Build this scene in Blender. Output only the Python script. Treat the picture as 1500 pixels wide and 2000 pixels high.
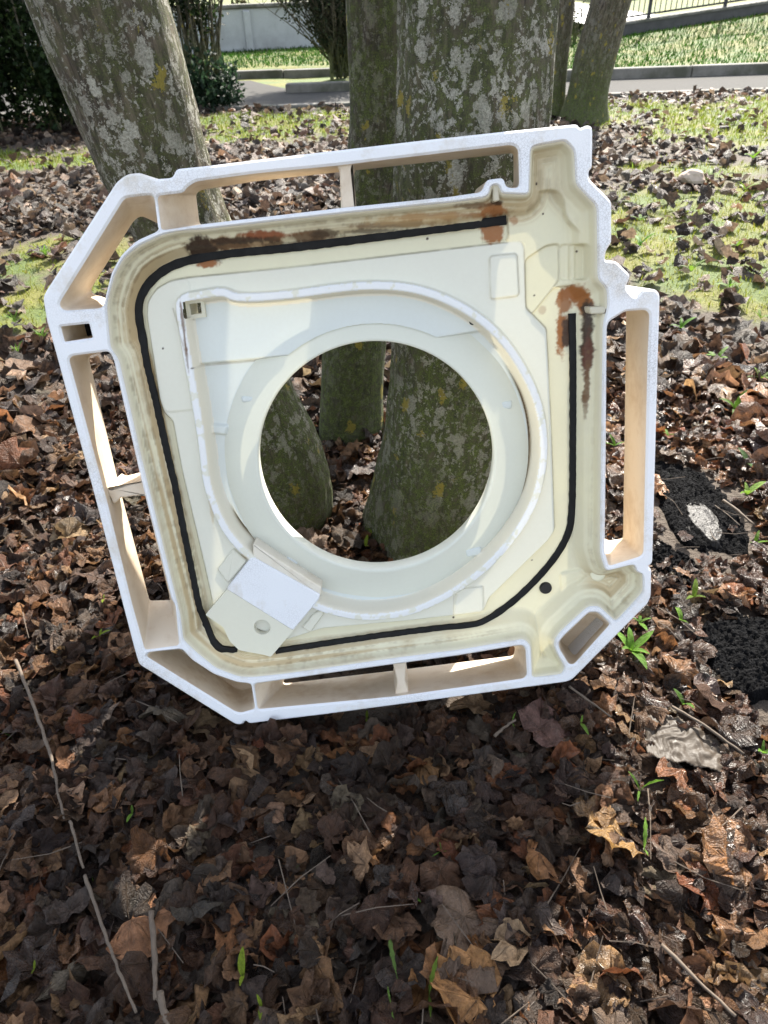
import bpy, bmesh, math, random
import numpy as np
from mathutils import Vector, Matrix, noise
from mathutils.geometry import tessellate_polygon

for o in list(bpy.data.objects): bpy.data.objects.remove(o)
scene = bpy.context.scene
rng = np.random.default_rng(7); random.seed(7)
PI = math.pi
# ------------------------------------------------------------------ camera
F = 1450.0; TH = math.radians(36); RO = math.radians(2); H = 1.15; LEAN = math.radians(17.5)
r0 = np.array([1, 0, 0.]); u0 = np.array([0, math.sin(TH), math.cos(TH)]); FW = np.array([0, math.cos(TH), -math.sin(TH)])
RT = r0*math.cos(RO) - u0*math.sin(RO); UP = u0*math.cos(RO) + r0*math.sin(RO); CP = np.array([0, 0, H])
cam = bpy.data.cameras.new('camera'); camo = bpy.data.objects.new('camera', cam); scene.collection.objects.link(camo)
cam.sensor_fit = 'VERTICAL'; cam.sensor_height = 36; cam.sensor_width = 27; cam.lens = F/2000*36
cam.clip_start = .02; cam.clip_end = 400
camo.matrix_world = Matrix(((RT[0], UP[0], -FW[0], CP[0]), (RT[1], UP[1], -FW[1], CP[1]), (RT[2], UP[2], -FW[2], CP[2]), (0, 0, 0, 1)))
cam.dof.use_dof = True; cam.dof.focus_distance = 1.4; cam.dof.aperture_fstop = 9
scene.camera = camo
# ------------------------------------------------------------------ light
SUN_AZ, SUN_EL = math.radians(23), math.radians(40)
w = bpy.data.worlds.new('World'); scene.world = w; w.use_nodes = True
nt = w.node_tree; bg = nt.nodes['Background']
sky = nt.nodes.new('ShaderNodeTexSky'); sky.sky_type = 'NISHITA'; sky.sun_disc = False
sky.sun_elevation = SUN_EL; sky.sun_rotation = SUN_AZ; sky.dust_density = 1.5; sky.air_density = 1.0; sky.ozone_density = .8
hs = nt.nodes.new('ShaderNodeHueSaturation'); hs.inputs['Saturation'].default_value = .5      # sky colour desaturated so its light in the shade is more neutral
nt.links.new(sky.outputs[0], hs.inputs['Color']); nt.links.new(hs.outputs[0], bg.inputs[0]); bg.inputs[1].default_value = .15
sl = bpy.data.lights.new('sun', 'SUN'); sl.energy = 5.0; sl.angle = math.radians(.5); sl.color = (1, .94, .84)
so = bpy.data.objects.new('sun', sl); scene.collection.objects.link(so)
sd = Vector((math.sin(SUN_AZ)*math.cos(SUN_EL), math.cos(SUN_AZ)*math.cos(SUN_EL), math.sin(SUN_EL)))
so.rotation_euler = sd.to_track_quat('Z', 'Y').to_euler(); so.location = (6, 9, 10)
scene.view_settings.view_transform = 'Standard'; scene.view_settings.look = 'None'
scene.view_settings.exposure = 1.68; scene.view_settings.gamma = 1
scene.render.engine = 'CYCLES'
scene.cycles.max_bounces = 4; scene.cycles.diffuse_bounces = 2; scene.cycles.glossy_bounces = 2; scene.cycles.transparent_max_bounces = 4

# ------------------------------------------------------------------ pixel helpers (target pixels -> metres in the place)
def ray(px, py): return FW + RT*(px-750)/F + UP*(1000-py)/F
def G(px, py, z=0.):
    d = ray(px, py); return CP + d*((z-H)/d[2])
def atY(px, py, y):
    d = ray(px, py); return CP + d*(y/d[1])
# ------------------------------------------------------------------ numpy noise
_tab = np.random.default_rng(3).random((256, 256))
def vnoise(x, y):
    x = np.asarray(x, float); y = np.asarray(y, float)
    xi = np.floor(x).astype(int); yi = np.floor(y).astype(int); fx = x-xi; fy = y-yi
    fx = fx*fx*(3-2*fx); fy = fy*fy*(3-2*fy)
    a = _tab[xi & 255, yi & 255]; b = _tab[(xi+1) & 255, yi & 255]; c = _tab[xi & 255, (yi+1) & 255]; d = _tab[(xi+1) & 255, (yi+1) & 255]
    return (a*(1-fx)+b*fx)*(1-fy) + (c*(1-fx)+d*fx)*fy
def fbm(x, y, o=4):
    s = 0; a = .5; t = 0
    for k in range(o):
        s = s + a*vnoise(x*2**k+17*k, y*2**k+31*k); t += a; a *= .5
    return s/t
def sstep(a, b, x):
    t = np.clip((x-a)/(b-a), 0, 1); return t*t*(3-2*t)
# ------------------------------------------------------------------ object helpers
COL = scene.collection
def link(o): COL.objects.link(o); return o
def props(o, label=None, cat=None, group=None, kind=None):
    if label: o['label'] = label
    if cat: o['category'] = cat
    if group: o['group'] = group
    if kind: o['kind'] = kind
    return o
def empty(name, loc, label, cat, group=None):
    o = link(bpy.data.objects.new(name, None)); o.location = loc; o.empty_display_size = .05
    return props(o, label, cat, group)
def mobj(name, me, mat=None, parent=None):
    o = link(bpy.data.objects.new(name, me))
    if mat is not None and len(me.materials) == 0: me.materials.append(mat)
    if parent is not None: o.parent = parent
    return o
def mesh_np(name, V, Fc, smooth=True, attrs=None, mats=None, midx=None):
    """V (n,3); Fc (m,k) array of one face size"""
    V = np.asarray(V, np.float32); Fc = np.asarray(Fc, np.int32); k = Fc.shape[1]
    me = bpy.data.meshes.new(name)
    me.vertices.add(len(V)); me.vertices.foreach_set('co', V.ravel())
    me.loops.add(Fc.size); me.loops.foreach_set('vertex_index', Fc.ravel())
    me.polygons.add(len(Fc)); me.polygons.foreach_set('loop_start', np.arange(0, Fc.size, k, dtype=np.int32))
    me.polygons.foreach_set('use_smooth', np.full(len(Fc), smooth, bool))
    for nm, arr in (attrs or {}).items():
        arr = np.asarray(arr, np.float32)
        if arr.ndim == 2 and arr.shape[1] == 4:
            a = me.attributes.new(nm, 'FLOAT_COLOR', 'POINT'); a.data.foreach_set('color', arr.ravel())
        elif arr.ndim == 2:
            a = me.attributes.new(nm, 'FLOAT_VECTOR', 'POINT'); a.data.foreach_set('vector', arr.ravel())
        else:
            a = me.attributes.new(nm, 'FLOAT', 'POINT'); a.data.foreach_set('value', arr.ravel())
    for m in (mats or []): me.materials.append(m)
    if midx is not None: me.polygons.foreach_set('material_index', np.asarray(midx, np.int32))
    me.update(calc_edges=True); me.validate()
    return me
def mesh_py(name, V, Fs, smooth=False, ang=None):
    me = bpy.data.meshes.new(name); me.from_pydata([tuple(map(float, v)) for v in V], [], [tuple(map(int, f)) for f in Fs])
    bm = bmesh.new(); bm.from_mesh(me); bmesh.ops.recalc_face_normals(bm, faces=bm.faces); bm.to_mesh(me); bm.free()
    if smooth or ang:
        me.polygons.foreach_set('use_smooth', [True]*len(me.polygons))
        if ang: me.set_sharp_from_angle(angle=math.radians(ang))
    me.update(); return me
def bevel_box(sx, sy, sz, b=.01, seg=2):
    bm = bmesh.new(); bmesh.ops.create_cube(bm, size=1)
    bmesh.ops.scale(bm, vec=(sx, sy, sz), verts=bm.verts)
    bmesh.ops.bevel(bm, geom=list(bm.edges), offset=b, segments=seg, affect='EDGES', profile=.5)
    me = bpy.data.meshes.new('box'); bm.to_mesh(me); bm.free(); return me
def tube(pts, rad, seg=6, jitter=0, cap=True):
    """verts, faces of a tube through pts with radii"""
    pts = [Vector(p) for p in pts]; V = []; Fs = []
    for i, p in enumerate(pts):
        t = (pts[min(i+1, len(pts)-1)]-pts[max(i-1, 0)]).normalized()
        a = t.cross(Vector((.31, .2, .93)))
        if a.length < .05: a = t.cross(Vector((1, 0, 0)))
        a.normalize(); b = t.cross(a)
        for k in range(seg):
            an = 2*PI*k/seg; rr = rad[i]*(1+jitter*(random.random()-.5))
            V.append(p + a*math.cos(an)*rr + b*math.sin(an)*rr)
    for i in range(len(pts)-1):
        for k in range(seg):
            Fs.append((i*seg+k, i*seg+(k+1) % seg, (i+1)*seg+(k+1) % seg, (i+1)*seg+k))
    if cap:
        Fs.append(tuple(range(seg))[::-1]); Fs.append(tuple(range((len(pts)-1)*seg, len(pts)*seg)))
    return V, Fs
def merge(parts):
    V = []; Fs = []
    for v, f in parts:
        n = len(V); V += list(v); Fs += [tuple(i+n for i in q) for q in f]
    return V, Fs
# ------------------------------------------------------------------ material helpers
class NT:
    def __init__(s, name):
        s.m = bpy.data.materials.new(name); s.m.use_nodes = True; s.t = s.m.node_tree
        s.p = s.t.nodes['Principled BSDF']; s.out = s.t.nodes['Material Output']
    def n(s, typ, **kw):
        nd = s.t.nodes.new(typ)
        for k, v in kw.items():
            if k.startswith('i_'):
                key = k[2:]; nd.inputs[int(key) if key.isdigit() else key].default_value = v
            else: setattr(nd, k, v)
        return nd
    def l(s, a, b): s.t.links.new(a, b)
    def mix(s, fac, a, b, blend='MIX'):
        nd = s.n('ShaderNodeMix', data_type='RGBA', blend_type=blend)
        for sock, val in ((nd.inputs[0], fac), (nd.inputs[6], a), (nd.inputs[7], b)):
            if isinstance(val, (int, float)): sock.default_value = val
            elif isinstance(val, tuple): sock.default_value = (*val[:3], 1)
            else: s.l(val, sock)
        return nd.outputs[2]
    def math(s, op, a, b=0., clamp=False):
        nd = s.n('ShaderNodeMath', operation=op, use_clamp=clamp)
        for sock, val in ((nd.inputs[0], a), (nd.inputs[1], b)):
            if isinstance(val, (int, float)): sock.default_value = val
            else: s.l(val, sock)
        return nd.outputs[0]
    def ramp(s, fac, stops):
        nd = s.n('ShaderNodeValToRGB'); cr = nd.color_ramp
        while len(cr.elements) < len(stops): cr.elements.new(.5)
        for e, (p, c) in zip(cr.elements, stops):
            e.position = p; e.color = (c, c, c, 1) if isinstance(c, (int, float)) else (*c, 1)
        s.l(fac, nd.inputs[0]); return nd.outputs[0]
    def coord(s, kind='Object', scale=None, attr=None):
        if attr: o = s.n('ShaderNodeAttribute', attribute_name=attr).outputs['Vector']
        else: o = s.n('ShaderNodeTexCoord').outputs[kind]
        if scale:
            mp = s.n('ShaderNodeMapping'); mp.inputs['Scale'].default_value = scale; s.l(o, mp.inputs[0]); o = mp.outputs[0]
        return o
    def noise(s, vec, scale, detail=4, rough=.55, dist=0):
        nd = s.n('ShaderNodeTexNoise'); nd.inputs['Scale'].default_value = scale; nd.inputs['Detail'].default_value = detail
        nd.inputs['Roughness'].default_value = rough; nd.inputs['Distortion'].default_value = dist; s.l(vec, nd.inputs['Vector']); return nd
    def vor(s, vec, scale, feature='F1', rnd=1):
        nd = s.n('ShaderNodeTexVoronoi', feature=feature); nd.inputs['Scale'].default_value = scale; nd.inputs['Randomness'].default_value = rnd
        s.l(vec, nd.inputs['Vector']); return nd
    def bump(s, h, strength=.3, dist=.01):
        nd = s.n('ShaderNodeBump'); nd.inputs['Strength'].default_value = strength; nd.inputs['Distance'].default_value = dist
        s.l(h, nd.inputs['Height']); s.l(nd.outputs[0], s.p.inputs['Normal']); return nd
    def col(s, c):
        if isinstance(c, tuple): s.p.inputs['Base Color'].default_value = (*c, 1)
        else: s.l(c, s.p.inputs['Base Color'])
    def rough(s, r):
        if isinstance(r, (int, float)): s.p.inputs['Roughness'].default_value = r
        else: s.l(r, s.p.inputs['Roughness'])
    def translucent(s, fac, colr):
        tr = s.n('ShaderNodeBsdfTranslucent')
        if isinstance(colr, tuple): tr.inputs[0].default_value = (*colr, 1)
        else: s.l(colr, tr.inputs[0])
        mx = s.n('ShaderNodeMixShader'); mx.inputs[0].default_value = fac
        s.l(s.p.outputs[0], mx.inputs[1]); s.l(tr.outputs[0], mx.inputs[2]); s.l(mx.outputs[0], s.out.inputs['Surface'])
def flat(name, c, rough=.6, metal=0, var=.15, sc=20, spec=.5):
    t = NT(name); n = t.noise(t.coord(), sc, 4)
    t.col(t.mix(n.outputs[0], tuple(x*(1-var) for x in c), tuple(min(1, x*(1+var)) for x in c))); t.rough(rough); t.p.inputs['Metallic'].default_value = metal; t.p.inputs['Specular IOR Level'].default_value = spec
    return t.m

def m_ground():
    t = NT('soil_and_moss'); c = t.coord()
    n1 = t.noise(c, 9, 6, .65); n2 = t.noise(c, 60, 5, .7); n3 = t.noise(c, 2.3, 3)
    soil = t.mix(n1.outputs[0], (.022, .016, .011), (.085, .062, .042))
    soil = t.mix(t.math('MULTIPLY', n2.outputs[0], .5), soil, (.13, .10, .075))
    a = t.n('ShaderNodeAttribute', attribute_name='moss')
    moss = t.mix(n2.outputs[0], (.045, .05, .008), (.22, .21, .024))
    grass = t.mix(n2.outputs[0], (.03, .055, .010), (.13, .18, .03))
    f = t.math('SUBTRACT', t.math('MULTIPLY', a.outputs['Fac'], 1.9), t.math('MULTIPLY', n1.outputs[0], .9), True)
    green = t.mix(t.ramp(n3.outputs[0], [(.42, 0.), (.58, 1.)]), moss, grass)
    t.col(t.mix(f, soil, green)); t.rough(.85)
    t.bump(t.math('ADD', n2.outputs[0], n1.outputs[0]), .8, .02)
    return t.m
def m_leaf(name, rough=.5, green=False):
    t = NT(name); a = t.n('ShaderNodeAttribute', attribute_name='lc'); uv = t.coord(attr='luv')
    n = t.noise(uv, 5, 5, .65); n2 = t.noise(uv, 22, 3, .6)
    c = t.mix(t.ramp(n.outputs[0], [(.3, .45), (.7, 1.25)]), (0, 0, 0), a.outputs['Color'])
    mul = t.n('ShaderNodeMix', data_type='RGBA', blend_type='MULTIPLY'); mul.inputs[0].default_value = 1
    t.l(a.outputs['Color'], mul.inputs[6]); t.l(t.ramp(n.outputs[0], [(.3, .4), (.5, .9), (.72, 1.45 if not green else 1.1)]), mul.inputs[7])
    c = mul.outputs[2]
    # radiating veins from the leaf base
    sx = t.n('ShaderNodeSeparateXYZ'); t.l(uv, sx.inputs[0])
    ang = t.math('ARCTAN2', sx.outputs[0], sx.outputs[1])
    v = t.math('ABSOLUTE', t.math('SUBTRACT', t.math('FRACT', t.math('ADD', t.math('MULTIPLY', ang, 1/.87), .5)), .5))
    rad = t.n('ShaderNodeVectorMath', operation='LENGTH'); t.l(uv, rad.inputs[0])
    line = t.math('MULTIPLY', v, rad.outputs['Value'])
    vm = t.ramp(line, [(.0, 1.), (.016, .0)])
    c2 = t.mix(t.math('MULTIPLY', vm, .20), c, (.24, .17, .11) if not green else (.3, .4, .15))
    t.col(c2); t.rough(t.ramp(n2.outputs[0], [(.3, rough-.14), (.7, rough+.16)]))
    t.p.inputs['Specular IOR Level'].default_value = .2 if green else (.38 if rough > .4 else .6)
    t.bump(t.math('ADD', t.math('ADD', t.math('MULTIPLY', n2.outputs[0], .6), n.outputs[0]), t.math('MULTIPLY', vm, -.3)), .9, .012 if not green else .004)
    t.translucent(.28 if not green else .45, c2)
    return t.m
def m_bark(name, moss=.5, dark=1., lich=.5, seed=0.):
    t = NT(name); c = t.coord(attr='bk')
    off = t.n('ShaderNodeVectorMath', operation='ADD'); t.l(c, off.inputs[0]); off.inputs[1].default_value = (seed, seed*.7, seed*1.3); c = off.outputs[0]
    mp = t.n('ShaderNodeMapping'); mp.inputs['Scale'].default_value = (1, 1, .16); t.l(c, mp.inputs[0]); cs = mp.outputs[0]
    mp2 = t.n('ShaderNodeMapping'); mp2.inputs['Scale'].default_value = (1, 1, .62); t.l(c, mp2.inputs[0]); cl = mp2.outputs[0]
    fi = t.noise(cs, 90, 5, .65, .6); fine = t.noise(c, 240, 4, .7); big = t.noise(c, 9, 4, .6)
    base = t.ramp(fi.outputs[0], [(.32, tuple(x*dark for x in (.010, .007, .005))), (.48, tuple(x*dark for x in (.052, .040, .027))), (.70, tuple(x*dark for x in (.15, .12, .085)))])
    mossn = t.noise(c, 16, 6, .7)
    szz = t.n('ShaderNodeSeparateXYZ'); t.l(t.coord(attr='bk'), szz.inputs[0]); low = t.ramp(szz.outputs[2], [(.25, 1.), (.85, 0.)])
    mossf = t.math('ADD', t.math('MULTIPLY', low, .85), moss, True)
    mm = t.math('MULTIPLY', t.ramp(t.math('ADD', t.math('ADD', mossn.outputs[0], t.math('MULTIPLY', low, .16)), t.math('MULTIPLY', big.outputs[0], .5)), [(.58, 0.), (.76, 1.)]), mossf)
    gran = t.noise(c, 420, 3, .8); mid = t.noise(c, 70, 4, .7)
    mosscol = t.mix(t.ramp(gran.outputs[0], [(.36, 0.), (.62, 1.)]), (.020, .025, .006), t.mix(t.ramp(mid.outputs[0], [(.35, 0.), (.65, 1.)]), (.062, .088, .014), (.15, .19, .035)))
    base = t.mix(t.math('MULTIPLY', mm, t.ramp(mid.outputs[0], [(.34, .35), (.56, 1.)])), base, mosscol)
    # crustose lichen: pale grey blotches with ragged rims
    wob = t.noise(c, 40, 5, .7); wv = t.n('ShaderNodeVectorMath', operation='SCALE'); t.l(wob.outputs['Color'], wv.inputs[0]); wv.inputs['Scale'].default_value = .05
    dv = t.n('ShaderNodeVectorMath', operation='ADD'); t.l(cl, dv.inputs[0]); t.l(wv.outputs[0], dv.inputs[1])
    def spots(scale, lo, size):
        v = t.vor(dv.outputs[0], scale); sep = t.n('ShaderNodeSeparateColor'); t.l(v.outputs['Color'], sep.inputs[0])
        rad_ = t.math('MULTIPLY', t.math('SUBTRACT', sep.outputs[0], lo), size)
        d = t.math('SUBTRACT', rad_, t.math('ADD', v.outputs['Distance'], t.math('MULTIPLY', t.math('SUBTRACT', fine.outputs[0], .5), .35)))
        return t.ramp(d, [(.0, 0.), (.06, 1.)]), sep.outputs[1]
    s1, h1 = spots(26, .60, 1.5); s2, h2 = spots(58, .52, 1.5); s3, h3 = spots(130, .52, 1.7)
    patch = t.ramp(t.noise(c, 6, 3).outputs[0], [(.34, .25), (.55, 1.)])
    pale = t.mix(t.ramp(t.math('ADD', t.math('MULTIPLY', fine.outputs[0], .6), t.math('MULTIPLY', gran.outputs[0], .4)), [(.34, 0.), (.62, 1.)]), (.13, .125, .09), (.60, .58, .49))
    f1 = t.math('MULTIPLY', t.math('MULTIPLY', t.math('MULTIPLY', t.math('MAXIMUM', t.math('MAXIMUM', s1, s2), s3), patch), lich), t.ramp(szz.outputs[2], [(.2, .32), (.75, 1.)]))
    base = t.mix(f1, base, pale)
    v4 = t.vor(dv.outputs[0], 36); sp = t.n('ShaderNodeSeparateColor'); t.l(v4.outputs['Color'], sp.inputs[0])
    ye = t.ramp(t.math('SUBTRACT', t.math('MULTIPLY', t.math('SUBTRACT', sp.outputs[2], .86), 4.), t.math('ADD', v4.outputs['Distance'], t.math('MULTIPLY', t.math('SUBTRACT', fine.outputs[0], .5), .9))), [(0., 0.), (.05, 1.)])
    base = t.mix(t.math('MULTIPLY', ye, .9), base, t.mix(fine.outputs[0], (.15, .12, .015), (.42, .34, .05)))
    t.col(base); t.rough(.9)
    hgt = t.math('ADD', t.math('ADD', t.math('MULTIPLY', fi.outputs[0], 1.4), t.math('ADD', t.math('MULTIPLY', fine.outputs[0], .5), t.math('MULTIPLY', gran.outputs[0], .35))), t.math('MULTIPLY', f1, .4))
    t.bump(hgt, 1., .014)
    return t.m
def m_foam(name, base, dirt, dirtlo=.5, dirthi=.75, trans=.12, speck=True):
    t = NT(name); c = t.coord()
    v = t.vor(c, 240, 'DISTANCE_TO_EDGE'); n = t.noise(c, 7, 5, .65); n2 = t.noise(c, 55, 4, .7)
    d = t.ramp(t.math('ADD', t.math('MULTIPLY', n.outputs[0], .7), t.math('MULTIPLY', n2.outputs[0], .3)), [(dirtlo, 0.), (dirthi, 1.)])
    col = t.mix(d, base, dirt)
    if speck:
        pn = t.noise(c, 5, 2); crack = t.ramp(v.outputs['Distance'], [(.0, 1.), (.10, 0.)])
        k = t.math('MULTIPLY', crack, t.ramp(pn.outputs[0], [(.5, .03), (.68, .45)]))
        col = t.mix(k, col, (.12, .10, .08))
    t.col(col); t.rough(.6); t.p.inputs['Specular IOR Level'].default_value = .3
    t.bump(v.outputs['Distance'], .18, .0015)
    t.translucent(trans, (.85, .72, .50))
    return t.m
def m_tray():
    t = NT('cream_plastic'); a = t.n('ShaderNodeAttribute', attribute_name='tc'); c = t.coord()
    n = t.noise(c, 160, 3, .6); col = t.mix(t.math('MULTIPLY', n.outputs[0], .12), a.outputs['Color'], (.45, .40, .28))
    t.col(col); t.rough(t.ramp(t.noise(c, 14, 4).outputs[0], [(.35, .3), (.7, .5)])); t.p.inputs['Specular IOR Level'].default_value = .2
    t.translucent(.09, t.mix(1., col, (1., .95, .78), 'MULTIPLY'))
    return t.m

M = dict(ground=m_ground(), leaf=m_leaf('dead_leaf', .46), leafwet=m_leaf('wet_dead_leaf', .27), green=m_leaf('green_leaf', .45, True),
         foam=m_foam('white_foam', (.84, .85, .87), (.60, .53, .42), .52, .74, .10),
         foamin=m_foam('yellowed_foam', (.80, .69, .55), (.50, .34, .19), .48, .80, .18, False),
         foamlip=m_foam('aged_foam', (.80, .74, .62), (.6, .5, .36), .5, .8, .15, False),
         tray=m_tray(), rubber=flat('black_gasket', (.010, .0098, .0095), .75, 0, .9, 70, .25), plug=flat('black_plug', (.008, .008, .008), .4),
         dark=flat('dark_hole', (.004, .004, .004), .9))

# ================================================================== THE SETTING
PANX0 = -.287; PANY0 = .909
def terrain(x, y):
    x = np.asarray(x, float); y = np.asarray(y, float)
    near = np.exp(-((y-1.2)/4.)**2)
    z = .045*(fbm(x*1.3+5, y*1.3+9, 3)-.5) + .018*(fbm(x*6+50, y*6+20, 3)-.5)
    z = z*(.35+.65*near) - .034*np.exp(-((y-1.0)/2.)**4)
    z = z + .045*sstep(.0, .55, x)*np.exp(-((y-1.0)/1.3)**2)          # litter banked up under the pan's raised corner
    z = z - .03*np.exp(-((y-1.01)/.095)**4)*sstep(.28, .0, x)*sstep(-.40, -.32, x)
    flat_ = sstep(8.2, 8.9, y); z = z*(1-flat_)
    bank = sstep(10.6, 14.3, y)*sstep(1.5, 4.5, x)
    z = z + bank*np.clip(.143+(x-4.37)*.108, .1, .55) + .10*sstep(10.4, 10.6, y)*np.maximum(sstep(.7, 1.0, x), sstep(11.95, 12.2, y))+.08*np.exp(-(((x+.2)/.55)**2+((y-10.75)/.35)**2)**2)
    z = z + .02*(fbm(x*2, y*2, 3)-.5)*sstep(10.8, 11.6, y)
    return z
def ell(x, y, cx, cy, rx, ry): return np.exp(-(((x-cx)/rx)**2+((y-cy)/ry)**2)**1.5)
GP = []   # green patches (centre px, half sizes in m)
for px, py, rx, ry in ((1340, 470, .75, .62), (1250, 430, .4, .4), (1460, 540, .5, .6), (1480, 420, .8, .9), (60, 560, .42, .55), (130, 500, .35, .4), (20, 640, .25, .2),
                       (80, 310, 1.0, .45), (180, 300, .5, .3), (560, 245, .9, .9), (640, 225, .5, .8), (470, 235, .5, .5), (1420, 240, 1.2, 1.2), (1280, 215, .8, .7), (1490, 205, 1.2, .6), (1350, 330, .5, .3)):
    g = G(px, py); GP.append((g[0], g[1], rx, ry))
AP = [(*G(1355, 1000)[:2], .17, .30), (*G(1300, 1090)[:2], .10, .12), (*G(1450, 1290)[:2], .115, .135), (*G(1490, 1330)[:2], .10, .12)]
def mossmap(x, y):
    m = np.zeros_like(np.asarray(x, float))
    for cx, cy, rx, ry in GP: m = np.maximum(m, ell(x, y, cx, cy, rx, ry))
    m = 1.15*m*sstep(.20, .52, fbm(np.asarray(x)*3.2, np.asarray(y)*3.2, 4))*1.15 
    return np.clip(np.maximum(m, sstep(10.45, 10.7, y)), 0, 1)
def ashmap(x, y):
    m = np.zeros_like(np.asarray(x, float))
    for cx, cy, rx, ry in AP: m = np.maximum(m, ell(x, y, cx, cy, rx, ry))
    return m
def axis(segs):
    out = []
    for a, b, n in segs: out += list(np.linspace(a, b, n, endpoint=False))
    return np.array(out+[segs[-1][1]])
gx = axis([(-60, -12, 16), (-12, -4, 40), (-4, -1.6, 50), (-1.6, 1.8, 150), (1.8, 5, 60), (5, 12, 40), (12, 60, 16)])
gy = axis([(-20, -1, 12), (-1, 0, 20), (0, 3, 130), (3, 9, 90), (9, 16, 80), (16, 30, 20), (30, 90, 12)])
XX, YY = np.meshgrid(gx, gy); ZZ = terrain(XX, YY)
nx, ny = len(gx), len(gy); ii = np.arange(nx*ny).reshape(ny, nx)
quads = np.stack([ii[:-1, :-1], ii[:-1, 1:], ii[1:, 1:], ii[1:, :-1]], -1).reshape(-1, 4)
ground = mobj('ground', mesh_np('ground', np.stack([XX, YY, ZZ], -1).reshape(-1, 3), quads, True, {'moss': mossmap(XX, YY).ravel()}), M['ground'])
props(ground, kind='structure')

# path with kerbs
t = NT('path_asphalt'); c = t.coord(); n = t.noise(c, 120, 4, .7); n2 = t.noise(c, 2.5, 4)
t.col(t.mix(n2.outputs[0], t.mix(n.outputs[0], (.045, .043, .041), (.10, .097, .094)), (.08, .077, .07))); t.rough(.9); t.p.inputs['Specular IOR Level'].default_value = .1; t.bump(n.outputs[0], .4, .01); M['path'] = t.m
t = NT('kerb_concrete'); c = t.coord(); n = t.noise(c, 14, 6, .7); n2 = t.noise(c, 4, 4)
t.col(t.mix(t.ramp(n2.outputs[0], [(.4, 0.), (.65, .7)]), t.mix(n.outputs[0], (.10, .095, .085), (.24, .225, .20)), (.035, .04, .018))); t.rough(.9); t.bump(n.outputs[0], .5, .01); M['kerb'] = t.m
def sheet(name, poly, z, mat):
    me = mesh_py(name, [(p[0], p[1], z) for p in poly], [tuple(range(len(poly)))]); o = mobj(name, me, mat); props(o, kind='structure'); return o
sheet('path', [(-20, 9.14), (20, 9.06), (20, 10.34), (-.9, 10.36), (-1.4, 11.2), (-1.6, 11.6), (-20, 11.9)], .016, M['path'])
def kerb(name, a, b, wdt, hgt, step=1.0):
    e = link(bpy.data.objects.new(name, None)); props(e, kind='structure'); a = Vector(a); b = Vector(b); d = b-a; n_ = max(1, round(d.length/step)); L_ = d.length/n_
    e.location = (*a, 0); e.rotation_euler.z = math.atan2(d.y, d.x)
    me = bevel_box(L_-.008, wdt, hgt+.1, .015); me.materials.append(M['kerb'])
    for k in range(n_):
        o = link(bpy.data.objects.new('kerb_stone', me)); o.parent = e; o.location = (L_*(k+.5), random.uniform(-.006, .006), hgt-(hgt+.1)/2+random.uniform(-.004, .004))
kerb('kerb', (-12, 9.08), (13, 9.0), .11, .035)
kerb('kerb', (.9, 10.42), (14, 10.42), .13, .13)
kerb('kerb', (-12, 12.2), (-.2, 11.95), .13, .10)
kerb('kerb', (-1.0, 10.22), (.7, 10.2), .16, .11, .85)

# low rendered wall with coping, left background
t = NT('grey_render'); c = t.coord(); n = t.noise(c, 3, 5); n2 = t.noise(c, 1.1, 3); n3 = t.noise(c, 40, 4)
t.col(t.mix(t.math('MULTIPLY', t.ramp(n.outputs[0], [(.45, 0.), (.75, 1.)]), .6), t.mix(n3.outputs[0], (.36, .37, .37), (.44, .45, .45)), (.22, .22, .21))); t.rough(.9); t.bump(n3.outputs[0], .2, .01); M['render'] = t.m
wl = empty('garden_wall', (-1.5, 15.65, 0), 'low grey rendered garden wall with pale coping beyond the lawn', 'wall')
wl.rotation_euler.z = math.radians(30*0+26)*0 + math.atan2(.7, 1.29)*.55
me = bevel_box(12, .25, .78, .02); b = mobj('wall_panel', me, M['render'], wl); b.location = (-2.2, 0, .33)
me = bevel_box(12.1, .34, .06, .015); b = mobj('coping', me, M['kerb'], wl); b.location = (-2.2, 0, .75)
me = bevel_box(.12, .06, .70, .02); b = mobj('pier', me, M['render'], wl); b.location = (-.62, -.15, .34)

# dark retaining wall with railing, right background
M['dwall'] = flat('dark_concrete', (.075, .072, .07), .9, 0, .5, 6); M['iron'] = flat('black_iron', (.02, .02, .022), .5)
rw = empty('retaining_wall', (3.6, 14.1, 0), 'dark stained concrete retaining wall above the grass bank', 'wall')
V = []; xs = [0, .8, 2.8, 4.8, 9]; zt = [.31, .39, .584, .70, .72]
for x, z in zip(xs, zt): V += [(x, 0, -.1), (x, .3, -.1), (x, .3, z), (x, 0, z)]
Fs = [(0, 1, 2, 3), (16, 17, 18, 19)]
for i in range(4):
    for k in range(4): Fs.append((i*4+k, i*4+(k+1) % 4, i*4+4+(k+1) % 4, i*4+4+k))
mobj('wall_panel', mesh_py('rwall', V, Fs), M['dwall'], rw)
V2 = [(x, y, z) for x, y, z in ((0, 0, 0),)]
def topz(x): return float(np.interp(x-3.6, xs, zt))
cp = []
for x, z in zip(xs, zt): cp += [(x, -.02, z+.002), (x, .32, z+.002), (x, .32, z+.035), (x, -.02, z+.035)]
mobj('coping', mesh_py('cp', cp, Fs), M['kerb'], rw)
fe = empty('railing', (3.6, 14.22, 0), 'black iron railing on top of the dark retaining wall', 'railing')
barm = mesh_py('bar', *tube([(0, 0, 0), (0, 0, .95)], [.008, .008], 6)); barm.materials.append(M['iron'])
postm = bevel_box(.05, .05, 1.1, .006); postm.materials.append(M['iron'])
x = 3.75
while x < 9.5:
    o = link(bpy.data.objects.new('bar', barm)); o.parent = fe; o.location = (x-3.6, 0, topz(x)+.08); x += .085
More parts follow.
